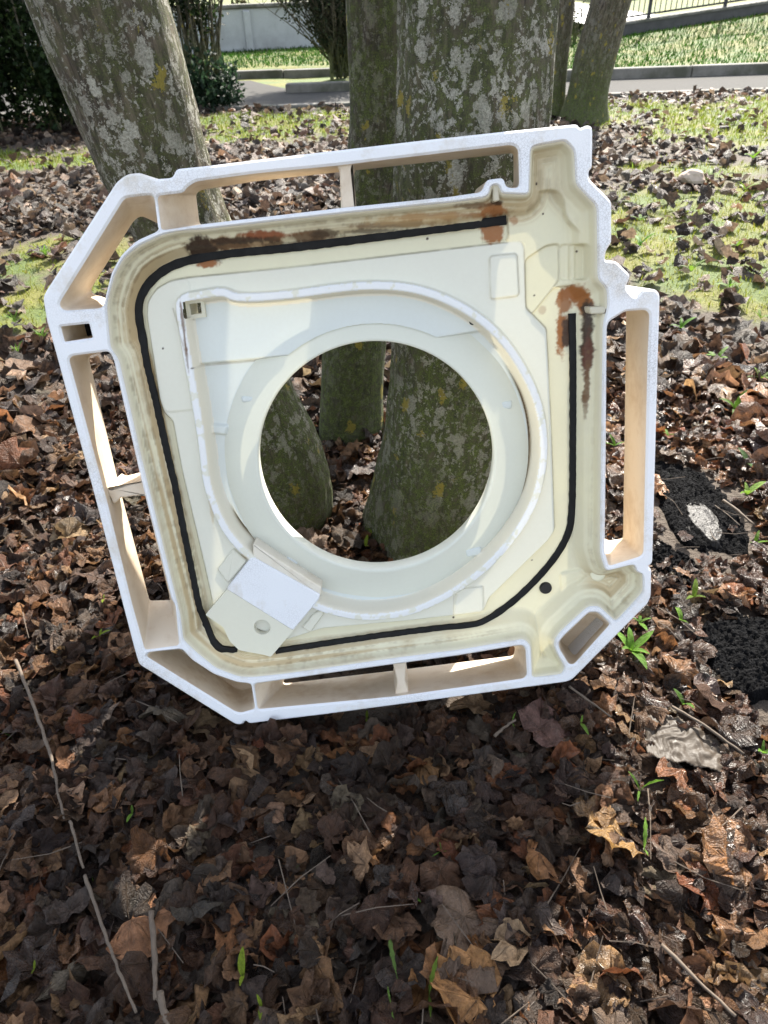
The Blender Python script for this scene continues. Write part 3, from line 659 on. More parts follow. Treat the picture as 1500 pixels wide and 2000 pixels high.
# bell mouth of the round opening
prof = [(.064, -.0765), (.050, -.0725), (.030, -.0675), (.014, -.0635), (.006, -.0612), (.002, -.0605), (.0, -.0625), (-.0005, -.072), (.001, -.088), (.004, -.108), (.010, -.112)]
V = []; seg = 160
for rr, z in prof:
    for k in range(seg):
        an = 2*PI*k/seg; V.append((hc[0]+math.cos(an)*(Rh+rr), hc[1]+math.sin(an)*(Rh+rr), z))
Fc = [(i*seg+k, i*seg+(k+1) % seg, (i+1)*seg+(k+1) % seg, (i+1)*seg+k) for i in range(len(prof)-1) for k in range(seg)]
Va = np.array(V); cc = np.array([.71, .72, .63])*(.95+.08*fbm(Va[:, 0]*12, Va[:, 1]*12, 3))[:, None]
mobj('bell_mouth', mesh_np('bell_mouth', Va, Fc, True, {'tc': np.concatenate([cc, np.ones((len(cc), 1))], 1)}), M['tray'], pan)
# gasket strip lying on the tray
def strip(name, px, wid, mat, up=.0045, wl_=-.054, taper=None):
    L_ = chaikin(uvs(px, wl_), 2, False)
    seg_ = [L_[0]]
    for a, b in zip(L_[:-1], L_[1:]):
        m = max(1, int(np.linalg.norm(b-a)/.006))
        for k in range(1, m+1): seg_.append(a+(b-a)*k/m)
    L_ = np.array(seg_); T = np.gradient(L_, axis=0); T /= np.maximum(np.linalg.norm(T, axis=1, keepdims=True), 1e-9); N = np.stack([-T[:, 1], T[:, 0]], 1)
    V = []; Fs = []
    for i, p in enumerate(L_):
        j = wid/2*(1+.05*math.sin(i*1.7)+.06*(random.random()-.5)); z0 = np.mean([height_at(*(p+N[i]*s_*.6*wid/2)) for s_ in (-1, 0, 1)])
        for s_, z in ((-1, -.003), (-1, up-.001), (-.8, up), (.8, up), (1, up-.001), (1, -.003)): V.append((*(p+N[i]*s_*j), z0+z))
    for i in range(len(L_)-1):
        for k in range(5): Fs.append((i*6+k, i*6+k+1, (i+1)*6+k+1, (i+1)*6+k))
    Fs += [tuple(range(6)), tuple(range(len(V)-6, len(V)))]
    return mobj(name, mesh_py(name, V, Fs, ang=40), mat, pan)
strip('gasket', [(988, 430), (900, 441), (733, 463), (560, 485), (460, 493), (410, 500), (360, 510), (327, 523), (300, 543), (280, 567), (270, 595), (272, 625), (280, 667), (290, 717), (306, 784), (333, 908), (343, 948), (356, 1014), (381, 1131), (392, 1185), (407, 1225), (428, 1253), (446, 1262), (466, 1264)], .0138, M['rubber'])
strip('gasket', [(540, 1267), (727, 1239), (850, 1223), (905, 1217), (945, 1210), (980, 1192), (1025, 1155), (1077, 1099), (1108, 1050), (1118, 1005), (1119, 840), (1119, 700), (1117, 612)], .0122, M['rubber'])
# corner block: white foam pad over a cream plate with a bolt hole
WB = -.034
pl = [(442, 1153), (401, 1201), (436, 1225), (449, 1253), (467, 1270), (515, 1279), (529, 1283), (569, 1236), (590, 1210), (500, 1120)]
P, _ = rnd_corners(uvs(pl, WB), .003); hole = uv((512, 1225), WB); hr = .0155
ring_h = np.array([(hole[0]+hr*math.cos(a), hole[1]+hr*math.sin(a)) for a in np.linspace(0, 2*PI, 32, endpoint=False)])
V = [(*p, WB) for p in P]+[(*p, WB) for p in ring_h]; nP, nH = len(P), 32
Fs = [tuple(t_) for t_ in tessellate_polygon([[Vector((*p, 0)) for p in P], [Vector((*p, 0)) for p in ring_h]])]
V += [(*p, -.056) for p in P]+[(*p, -.052) for p in ring_h]; o1 = nP+nH
for i in range(nP): j = (i+1) % nP; Fs.append((i, j, o1+j, o1+i))
for i in range(nH): j = (i+1) % nH; Fs.append((nP+i, nP+j, o1+nP+j, o1+nP+i))
Fs.append(tuple(range(o1+nP, o1+nP+nH)))
me = mesh_py('mount_plate', V, Fs, ang=35)
a_ = me.attributes.new('tc', 'FLOAT_COLOR', 'POINT'); a_.data.foreach_set('color', np.tile(np.array([.77, .75, .62, 1], np.float32), len(V)))
plate_o = mobj('mount_plate', me, M['tray'], pan)
prism('foam_pad', [(490, 1090), (496, 1090), (625, 1162), (623, 1171), (572, 1232), (442, 1151)], WB+.002, -.06, M['foam'], plate_o)
prism('foam_lip', [(494, 1062), (500, 1066), (628, 1148), (626, 1165), (494, 1090)], WB-.003, -.08, M['foamlip'], plate_o)
for q in ([(455, 1072), (482, 1096), (445, 1140), (424, 1112)], [(626, 1192), (634, 1198), (606, 1236), (590, 1226), (612, 1200)]):
    me = prism('clip', q, -.041, -.06, M['tray'], plate_o).data
    a_ = me.attributes.new('tc', 'FLOAT_COLOR', 'POINT'); a_.data.foreach_set('color', np.tile(np.array([.76, .74, .62, 1], np.float32), len(me.vertices)))
def disc(name, px, py, r, wl_, mat, hgt=.004, dome=0):
    c_ = uv((px, py), wl_); V = []; n_ = 28
    for rr, z in ((1, 0), (1, hgt*.7), (.88, hgt), (.5, hgt+dome)):
        for k in range(n_): an = 2*PI*k/n_; V.append((c_[0]+r*rr*math.cos(an), c_[1]+r*rr*math.sin(an), wl_+z))
    Fs = [(i*n_+k, i*n_+(k+1) % n_, (i+1)*n_+(k+1) % n_, (i+1)*n_+k) for i in range(3) for k in range(n_)]+[tuple(range(3*n_, 4*n_))]
    me = mesh_py(name, V, Fs, ang=50); o = mobj(name, me, mat, tray_o); return o
disc('plug', 1065, 1147, .0115, -.056, M['plug'], .007)
disc('plug', 923, 628, .0058, -.0645, M['plug'], .002)
o = disc('glow_disc', 1167, 1120, .0135, -.044, M['tray'], .006); a_ = o.data.attributes.new('tc', 'FLOAT_COLOR', 'POINT'); a_.data.foreach_set('color', np.tile(np.array([.85, .82, .62, 1], np.float32), len(o.data.vertices)))  # glow of a thin spot lit from behind, put into the paler colour
# square drain port
so_, si_ = uvs([(361, 587), (398, 583), (402, 619), (366, 624)], -.058), uvs([(370, 594), (392, 591), (394, 612), (373, 615)], -.058)
V = [(*p, -.058) for p in so_]+[(*p, -.058) for p in si_]+[(*p, -.072) for p in so_]+[(*p, -.112) for p in si_]; Fs = []
for i in range(4): j = (i+1) % 4; Fs += [(i, j, 4+j, 4+i), (i, j, 8+j, 8+i), (4+i, 4+j, 12+j, 12+i)]
me = mesh_py('drain_port', V, Fs); a_ = me.attributes.new('tc', 'FLOAT_COLOR', 'POINT'); a_.data.foreach_set('color', np.tile(np.array([.72, .69, .55, 1], np.float32), len(V))); mobj('drain_port', me, M['tray'], tray_o)
# rust coloured tab by the ring
prism('rust_tab', [(963, 661), (972, 661), (977, 672), (963, 674)], -.068, -.08, flat('rust', (.30, .10, .03), .9), tray_o)
# small ports on the rim
for q in ([(962, 362), (974, 361), (976, 392), (964, 394)], [(1152, 600), (1198, 598), (1200, 612), (1153, 614)]):
    me = prism('hose_stub', q, -.006, -.05, M['tray'], tray_o).data
    a_ = me.attributes.new('tc', 'FLOAT_COLOR', 'POINT'); a_.data.foreach_set('color', np.tile(np.array([.62, .57, .44, 1], np.float32), len(me.vertices)))

# ================================================================== LEAF LITTER
HALF = [(0, .82), (9, .70), (15, .69), (27, .52), (37, .62), (48, .76), (58, .64), (66, .62), (80, .46), (95, .52), (110, .56), (126, .42), (150, .32), (172, .22)]
def outline(simple):
    hl = HALF if simple == 0 else ([HALF[i] for i in (0, 3, 5, 8, 10, 12)] if simple == 1 else [HALF[i] for i in (0, 3, 6, 10)])
    pts = [(a, r) for a, r in hl]+[(-a, r) for a, r in hl[:0:-1]]
    return np.array(pts)
def template(simple, rings, kind='maple'):
    o = outline(simple).copy(); n_ = len(o)
    o[:, 1] *= 1+rng.normal(0, .13, n_); o[:, 0] += rng.normal(0, 3, n_)
    u_ = rng.uniform(.3, 1.); env = np.interp(np.abs(o[:, 0]), [0, 50, 110, 150, 180], [.74, .72, .56, .36, .22]); o[:, 1] = o[:, 1]*(1-u_)+env*(1+rng.normal(0, .07, n_))*u_
    if kind == 'oval': o[:, 1] = np.where(True, .5*(.55+.45*np.abs(np.cos(np.radians(o[:, 0])))**1.5), 0)*(1+rng.normal(0, .06, n_))
    if rng.random() < .62:                                      # torn fragment
        a0 = rng.uniform(-180, 180); dd = np.abs((o[:, 0]-a0+180) % 360-180); o[:, 1] *= np.where(dd < rng.uniform(40, 80), rng.uniform(.3, .65), 1)
    an = np.radians(o[:, 0]); V = [(0, 0)]; 
    for f in rings: V += [(math.sin(a)*r*f, math.cos(a)*r*f) for a, r in zip(an, o[:, 1])]
    V = np.array(V); luv = np.concatenate([V, np.zeros((len(V), 1))], 1)
    Fc = [(0, 1+k, 1+(k+1) % n_) for k in range(n_)]
    for i in range(len(rings)-1):
        for k in range(n_):
            a, b, c, d = 1+i*n_+k, 1+i*n_+(k+1) % n_, 1+(i+1)*n_+(k+1) % n_, 1+(i+1)*n_+k; Fc += [(a, d, c), (a, c, b)]
    x, y = V[:, 0], V[:, 1]; z = np.zeros(len(V))
    z += rng.uniform(-.25, .35)*np.abs(x)
    for _ in range(4):
        k = rng.uniform(5, 17); a = rng.uniform(0, 2*PI); z += rng.uniform(.03, .085)*np.sin(k*(x*math.cos(a)+y*math.sin(a))+rng.uniform(0, 6))
    rr = np.hypot(x, y); z += rng.uniform(-.18, .30)*rr**2 + rng.normal(0, .032, len(V))*(rr > .25)
    p = np.stack([x, y, z], 1)
    for kmax in (2.4, 1.5):                                     # roll up about a random axis
        k = rng.uniform(-kmax, kmax); a = rng.uniform(0, PI); ca, sa = math.cos(a), math.sin(a)
        s = p[:, 0]*ca+p[:, 1]*sa; t_ = -p[:, 0]*sa+p[:, 1]*ca; zz = p[:, 2]
        if abs(k) > .1: s2 = np.sin(s*k)*(1/k-zz*.0)-np.sin(s*k)*zz; z2 = (1-np.cos(s*k))/k+zz*np.cos(s*k)
        else: s2, z2 = s, zz
        p = np.stack([s2*ca-t_*sa, s2*sa+t_*ca, z2], 1)
    p[:, 2] -= np.percentile(p[:, 2], 30)
    return p, np.array(Fc), luv
PAL = np.array([(.026, .017, .012), (.045, .026, .016), (.078, .044, .025), (.145, .085, .046), (.105, .042, .018), (.085, .065, .050), (.23, .155, .09), (.18, .09, .038), (.04, .031, .027)])
WGT = np.array([.20, .22, .18, .12, .06, .10, .05, .03, .04]); WGT = WGT/WGT.sum()
def rand_cols(n_): return np.clip(PAL[rng.choice(len(PAL), n_, p=WGT)]*rng.uniform(.75, 1.3, (n_, 1))*rng.normal(1, .04, (n_, 3)), .01, .6)
def rot_mats(yaw, tx, ty):
    cz, sz = np.cos(yaw), np.sin(yaw); cx, sx = np.cos(tx), np.sin(tx); cy, sy = np.cos(ty), np.sin(ty); n_ = len(yaw); z = np.zeros(n_); o = np.ones(n_)
    Rz = np.stack([cz, -sz, z, sz, cz, z, z, z, o], 1).reshape(-1, 3, 3); Rx = np.stack([o, z, z, z, cx, -sx, z, sx, cx], 1).reshape(-1, 3, 3); Ry = np.stack([cy, z, sy, z, o, z, -sy, z, cy], 1).reshape(-1, 3, 3)
    return Rx @ Ry @ Rz
def occupied(x, y):
    """inside a trunk"""
    m = np.zeros(len(x), bool)
    for cx, cy, r in ((-.25, 1.62, .10), (-.09, 2.07, .08), (.147, 1.535, .15), (1.95, 7.55, .18), (1.70, 7.75, .10)): m |= (x-cx)**2+(y-cy)**2 < r*r
    return m
def scatter(pos, size, templates, tilt, lift, cols):
    """returns V,F,lc,luv of many leaves"""
    n_ = len(pos); ti = rng.integers(0, len(templates), n_); Vs = []; Fs = []; Cs = []; Us = []; off = 0
    R_ = rot_mats(rng.uniform(0, 2*PI, n_), rng.normal(0, tilt, n_), rng.normal(0, tilt, n_))
    for k, (p, f, u) in enumerate(templates):
        idx = np.where(ti == k)[0]
        if not len(idx): continue
        v = np.einsum('nij,mj->nmi', R_[idx], p)*size[idx, None, None]
        v[:, :, 2] -= np.minimum(v[:, :, 2].min(1), 0)[:, None]*.6
        v += pos[idx][:, None, :]; v[:, :, 2] += lift[idx][:, None]
        Vs.append(v.reshape(-1, 3)); Fs.append((f[None]+(np.arange(len(idx))*len(p))[:, None, None]+off).reshape(-1, 3)); off += len(idx)*len(p)
        c = np.concatenate([cols[idx], np.ones((len(idx), 1))], 1); Cs.append(np.repeat(c, len(p), 0)); Us.append(np.tile(u, (len(idx), 1)))
    return np.concatenate(Vs), np.concatenate(Fs), np.concatenate(Cs), np.concatenate(Us)
def under_pan(x, y): return (x > -.33) & (x < .42) & (y > .918) & (y < 1.10)
def litter(name, n_, x0, x1, y0, y1, smin, smax, tpls, tilt, liftmax, mat, label, keepmoss=.25, fan=False):
    y = rng.uniform(y0, y1, n_); x = rng.uniform(x0, x1, n_)
    if fan: x = x*(.35+.65*(y/y1))
    mm = mossmap(x, y); am = ashmap(x, y)
    keep = (rng.random(n_) > np.clip(mm*2.0, 0, 1-keepmoss)) & (rng.random(n_) > np.clip(am*2.2-.75, 0, .97)) & ~occupied(x, y)
    x, y = x[keep], y[keep]; pos = np.stack([x, y, terrain(x, y)], 1); n_ = len(x)
    size = smin+(smax-smin)*rng.beta(1.4, 2.6, n_)
    cols = rand_cols(n_); warm = sstep(.3, 1.2, x)[:, None]*.35*(y < 2.5)[:, None]; cols = cols*(1+warm*np.array([.45, .1, -.15]))
    cols = cols*(1.35+.25*sstep(1.5, 4.0, y))[:, None]*np.where((y < 2.2)[:, None], np.array([[1.09, .98, .88]]), np.array([[1., 1., .97]])); gy_ = (.40*sstep(1.8, 3.5, y))[:, None]; cols = cols*(1-gy_)+cols.mean(1, keepdims=True)*np.array([[1.12, 1., .88]])*gy_
    up_ = under_pan(x, y); size = np.where(up_, np.minimum(size, np.where(x < .05, .04, .06)), size); pos[:, 2] -= np.where(up_, .02*sstep(.38, .1, x), 0)
    fr_ = (x > -.36) & (x < .42) & (y > .84) & (y < .919); size = np.where(fr_, np.minimum(size, .055), size)
    V, Fc, lc, lu = scatter(pos, size, tpls, tilt, rng.uniform(0, 1, n_)**1.5*liftmax*np.where(fr_, .5, 1)*np.where(up_, np.where(x < .05, .1, .5), 1), cols)
    o = mobj(name, mesh_np(name, V, Fc, True, {'lc': lc, 'luv': lu}), mat); props(o, label, 'leaves', kind='stuff'); return o
T_hi = [template(0, (.4, .72, 1)) for _ in range(26)]+[template(0, (.5, 1), 'oval') for _ in range(8)]
T_md = [template(1, (.55, 1)) for _ in range(16)]
T_lo = [template(2, (1,)) for _ in range(12)]
litter('leaf_litter', 5600, -1.05, .40, .12, 2.3, .024, .080, T_hi, .30, .026, M['leaf'], 'dead brown leaves matted over the ground around the pan')
litter('leaf_litter', 2700, .40, 1.1, .12, 2.3, .024, .080, T_hi, .30, .026, M['leafwet'], 'glossy wet brown leaves matted over the ground right of the pan')
litter('leaf_litter', 9000, -1.1, 1.2, .12, 2.3, .015, .055, T_md, .40, .014, M['leafwet'], 'small torn leaf fragments matted on the ground around the pan')
litter('leaf_litter', 9500, -2.9, 2.9, 2.1, 5.0, .04, .11, T_md, .42, .03, M['leaf'], 'dead brown leaves covering the ground behind the trunks', .16)
litter('leaf_litter', 15000, -5.0, 5.2, 4.8, 9.0, .04, .10, T_lo, .42, .03, M['leaf'], 'far dead leaves scattered up to the path edge', .16)
litter('leaf_litter', 2200, -1.9, -1.0, .3, 2.3, .05, .11, T_md, .42, .03, M['leaf'], 'dead leaves at the far left of the ground')
litter('leaf_litter', 2200, 1.05, 1.9, .3, 2.3, .05, .11, T_md, .42, .03, M['leafwet'], 'wet dead leaves at the far right of the ground')
# the leaves that show largest: single pieces of the ground
T_hero = [template(0, (.3, .6, .82, 1)) for _ in range(14)]
hero_me = []
for k, (p, f, u) in enumerate(T_hero):
    for j in range(4):
        c = rand_cols(1)[0]*1.4*np.array([1.09, .98, .87]); hero_me.append(mesh_np('leaf', p, f, True, {'lc': np.tile(np.array([*c, 1]), (len(p), 1)), 'luv': u}, [M['leafwet'] if j == 0 else M['leaf']]))
cnt = 0
while cnt < 270:
    y = .25+1.75*random.random()**1.3; x = random.uniform(-1, 1)*(.35+.45*y)
    if bool(occupied(np.array([x]), np.array([y]))[0]) or float(ashmap(np.array([x]), np.array([y]))[0]) > .15 or bool(under_pan(np.array(x), np.array(y))): continue
    o = link(bpy.data.objects.new('leaf', random.choice(hero_me))); o.parent = ground
    s = random.uniform(.040, .074)*(1 if y < 1.3 else .9); o.scale = (s, s, s)
    o.rotation_euler = (random.gauss(0, .22), random.gauss(0, .22), random.uniform(0, 2*PI))
    o.location = (x, y, float(terrain(x, y))+random.uniform(.012, .032)); cnt += 1
def big_leaf(label, px, py, size, colr, rz, rx=0., ry=0., k=0, name='maple_leaf', wet=False, up=.03):
    p, f, u = T_hero[k]; g = G(px, py, .02)
    o = mobj(name, mesh_np('leaf', p, f, True, {'lc': np.tile(np.array([*colr, 1]), (len(p), 1)), 'luv': u}), M['leafwet' if wet else 'leaf'])
    o.location = (g[0], g[1], float(terrain(g[0], g[1]))+up); o.rotation_euler = (rx, ry, rz); o.scale = (size,)*3
    props(o, label, 'leaf'); return o
def calm(k, amt=.35):
    p, f, u = T_hero[k]; T_hero[k] = (np.stack([u[:, 0], u[:, 1], p[:, 2]*amt+.04*np.sin(u[:, 0]*9)], 1), f, u)
for k in range(5): calm(k, .7)
big_leaf('largest flat brown maple leaf lying in shade at bottom centre', 905, 1790, .145, (.15, .095, .06), 2.7, .1, 0, 0)
big_leaf('orange tan crumpled leaf in sun at bottom right of centre', 930, 1950, .10, (.40, .20, .075), .6, .2, .1, 6, up=.035)
big_leaf('pale tan leaf curled beside the orange leaf at bottom', 1010, 1840, .075, (.42, .28, .16), 1.3, -.2, .1, 7, up=.035)
big_leaf('orange brown folded leaf lit at lower left', 255, 1800, .085, (.34, .16, .075), 4.1, .15, -.2, 1, up=.035)
big_leaf('purplish brown leaf lying below the pan at right', 1055, 1425, .085, (.16, .085, .065), 5.2, .05, 0, 2)
big_leaf('golden brown wet leaf standing beside the green sprout at right', 1210, 1640, .085, (.30, .17, .06), 1.9, .55, .2, 3, wet=True)
big_leaf('dark red brown leaf at the right edge below the wet scrap', 1440, 1700, .10, (.24, .115, .045), .3, .2, .3, 8, wet=True)
big_leaf('light grey brown leaf curled between the trunks, seen through the round hole', 610, 1055, .075, (.21, .145, .10), 1.1, .3, .2, 9, up=.045)
big_leaf('wet shiny grey leaf at the foot of the slim mossy trunk', 705, 905, .085, (.13, .10, .085), 3.6, .35, .1, 4, wet=True, up=.04)
# ================================================================== GRASS AND MOSS
def blades(name, n_, x0, x1, y0, y1, hmin, hmax, wid, dens, label, base, fan=None):
    x = rng.uniform(x0, x1, n_); y = rng.uniform(y0, y1, n_); keep = (rng.random(n_) < dens(x, y)) & ~occupied(x, y)
    x, y = x[keep], y[keep]; m = len(x); z = terrain(x, y); hh = rng.uniform(hmin, hmax, m); a = rng.uniform(0, 2*PI, m); ln = rng.uniform(.1, .9, m)*hh; la = rng.uniform(0, 2*PI, m); ww = wid*rng.uniform(.6, 1.3, m)
    b = np.stack([x, y, z], 1); d = np.stack([np.cos(a), np.sin(a), np.zeros(m)], 1)*ww[:, None]; mid = b+np.stack([np.cos(la)*ln*.4, np.sin(la)*ln*.4, hh*.6], 1); tp = b+np.stack([np.cos(la)*ln, np.sin(la)*ln, hh], 1)
    V = np.stack([b-d, b+d, mid+d*.8, mid-d*.8, tp], 1).reshape(-1, 3); k = np.arange(m)[:, None]*5
    Fc = np.concatenate([k+np.array([[0, 1, 2]]), k+np.array([[0, 2, 3]]), k+np.array([[3, 2, 4]])])
    c = np.array(base)*rng.uniform(.6, 1.5, (m, 1))*rng.normal(1, .08, (m, 3)); lc = np.repeat(np.concatenate([np.clip(c, 0.005, 1), np.ones((m, 1))], 1), 5, 0)
    o = mobj(name, mesh_np(name, V, Fc, False, {'lc': lc, 'luv': np.repeat(rng.random((m, 3)), 5, 0)}), M['green']); props(o, label, 'grass', kind='stuff')
blades('grass', 60000, -3.5, 3.2, 2.2, 6, .008, .028, .0020, lambda x, y: np.clip(mossmap(x, y)*1.3-.30, 0, 1), 'short mossy grass growing in patches behind the trunks', (.20, .22, .024))
blades('grass', 60000, -6, 6.5, 5.5, 9.0, .012, .045, .0035, lambda x, y: np.clip(mossmap(x, y)*1.3-.30, 0, 1), 'short grass mixed with leaves beside the path', (.17, .21, .024))
blades('grass', 42000, -7, 9, 10.6, 16, .02, .06, .006, lambda x, y: ((y > 12.3) | (x > .9))*(y < np.where(x > 3.5, 14.05, 16))*1., 'green lawn and grass bank beyond the path', (.026, .080, .006))
blades('grass', 1500, -1.2, 1.3, .5, 2.2, .02, .05, .0012, lambda x, y: .05+.3*mossmap(x, y), 'stray grass blades in the leaf litter near the pan', (.09, .16, .03))
# ================================================================== HEDGES AND SHRUBS
def leaf_cloud(parent, name, C_, S_, n_, size, cols, origin, hollow=0.):
    """many small leaves around clump centres C_ with spreads S_"""
    k = rng.integers(0, len(C_), n_); d = rng.normal(0, 1, (n_, 3)); l_ = np.linalg.norm(d, axis=1, keepdims=True); d = d/l_*np.maximum(rng.random((n_, 1))**.5, hollow)
    p = C_[k]+d*S_[k]; p = p[p[:, 2] > .02]; n_ = len(p)
    R_ = rot_mats(rng.uniform(0, 2*PI, n_), rng.uniform(-1.2, 1.2, n_), rng.uniform(-1.2, 1.2, n_)); s = size*rng.uniform(.6, 1.4, n_)
    q = np.array([(0, 0, 0), (.32, .5, .08), (0, 1, 0), (-.32, .5, .08)])
    V = (np.einsum('nij,mj->nmi', R_, q)*s[:, None, None]+p[:, None, :]-np.array(origin)).reshape(-1, 3)
    b = np.arange(n_)[:, None]*4; Fc = np.concatenate([b+np.array([[0, 1, 2]]), b+np.array([[0, 2, 3]])])
    c = np.array(cols)[rng.integers(0, len(cols), n_)]*rng.uniform(.6, 1.5, (n_, 1)); lc = np.repeat(np.concatenate([c, np.ones((n_, 1))], 1), 4, 0)
    return props(mobj(name, mesh_np(name, V, Fc, False, {'lc': lc, 'luv': np.tile(q, (n_, 1))}), M['green'], parent), kind='stuff')
def stems(parent, name, paths, origin, mat):
    V, Fs = merge([tube(p, r, 5, .2) for p, r in paths]); V = [Vector(v)-Vector(origin) for v in V]
    me = mesh_py(name, V, Fs, True); a = me.attributes.new('bk', 'FLOAT_VECTOR', 'POINT'); a.data.foreach_set('vector', np.array([tuple(v) for v in V], np.float32).ravel())
    return props(mobj(name, me, mat, parent), kind='stuff')
def stem_path(p, d, L_, r, n_=6, wob=.12):
    pts = [Vector(p)]; d = Vector(d).normalized()
    for k in range(n_):
        d = (d+Vector((random.uniform(-wob, wob), random.uniform(-wob, wob), random.uniform(-.02, wob)))).normalized(); pts.append(pts[-1]+d*L_/n_)
    return pts, [r*(1-.75*k/n_) for k in range(n_+1)]
GREENS = [(.010, .021, .007), (.015, .030, .009), (.022, .042, .012), (.034, .058, .016)]
def hedge(name, label, x0, x1, y0, y1, zt, nclump, nleaf, size, nst, cols=GREENS, zb=.15):
    org = ((x0+x1)/2, (y0+y1)/2, 0); e = empty(name, org, label, 'hedge')
    C_ = np.stack([rng.uniform(x0, x1, nclump), rng.uniform(y0, y1, nclump), rng.uniform(zb, zt, nclump)], 1); S_ = rng.uniform(.14, .34, (nclump, 1))*np.array([[1, 1, 1.1]])
    leaf_cloud(e, 'foliage', C_, S_, nleaf, size, cols, org)
    stems(e, 'stems', [stem_path((random.uniform(x0, x1), random.uniform(y0, y1), -.05), (random.uniform(-.25, .25), random.uniform(-.2, .2), 1), zt*random.uniform(.6, 1), random.uniform(.008, .02)) for _ in range(nst)], org, bD)
    return e
hedge('evergreen_hedge', 'dense dark evergreen hedge at far left behind the leaning trunk', -5.2, -2.45, 7.7, 9.0, 2.3, 260, 60000, .06, 60)
hedge('leggy_shrub', 'leggy dark green shrub with bare stems between leaning trunk and lawn', -2.45, -1.62, 9.25, 10.0, 2.2, 60, 8500, .05, 70, zb=.75)
iv = hedge('ivy_clump', 'dark ivy clump at the foot of the leggy shrub', -2.2, -1.45, 9.0, 9.4, .28, 16, 1500, .07, 4, [(.014, .032, .016), (.03, .06, .03)], .03); iv['category'] = 'ivy'
hedge('back_hedge', 'brown green hedge standing behind the low grey wall', -9, 2.2, 18.2, 19.6, 2.4, 160, 14000, .11, 40, [(.03, .045, .015), (.06, .06, .03), (.08, .07, .04)])
org = (-.36, 10.85, 0); e = empty('spiky_shrub', org, 'spiky dark shrub with fanning branches in the kerbed bed', 'shrub'); paths = []; C_ = []
for k in range(150):
    an = random.uniform(0, 2*PI); tl = random.uniform(.1, 1.15)
    p, r = stem_path((org[0]+random.uniform(-.10, .10), org[1]+random.uniform(-.1, .1), random.uniform(.05, .45)), (math.cos(an)*tl, math.sin(an)*tl, 1), random.uniform(.7, 1.5), .011, 7, .14); paths.append((p, r))
    for q in p[2:]:
        for _ in range(2):
            pp, rr = stem_path(q, (random.uniform(-1, 1), random.uniform(-1, 1), .6), random.uniform(.12, .3), .003, 3, .2); paths.append((pp, rr)); C_.append(tuple(pp[-1]))
stems(e, 'branches', paths, org, bD); C_ = np.array(C_); leaf_cloud(e, 'foliage', C_, np.full((len(C_), 3), .09), 11000, .045, [(.022, .036, .016), (.035, .05, .02), (.05, .06, .03)], org)
o = mobj('stake', mesh_py('stake', *tube([(-.10, -.15, 0), (-.10, -.15, .55)], [.025, .022], 8)), bD, e)
hedge('low_brush', 'tangle of bare brush at the left end of the retaining wall', 2.6, 3.8, 13.2, 14.2, .8, 24, 900, .05, 70, [(.06, .045, .03), (.04, .05, .02)])
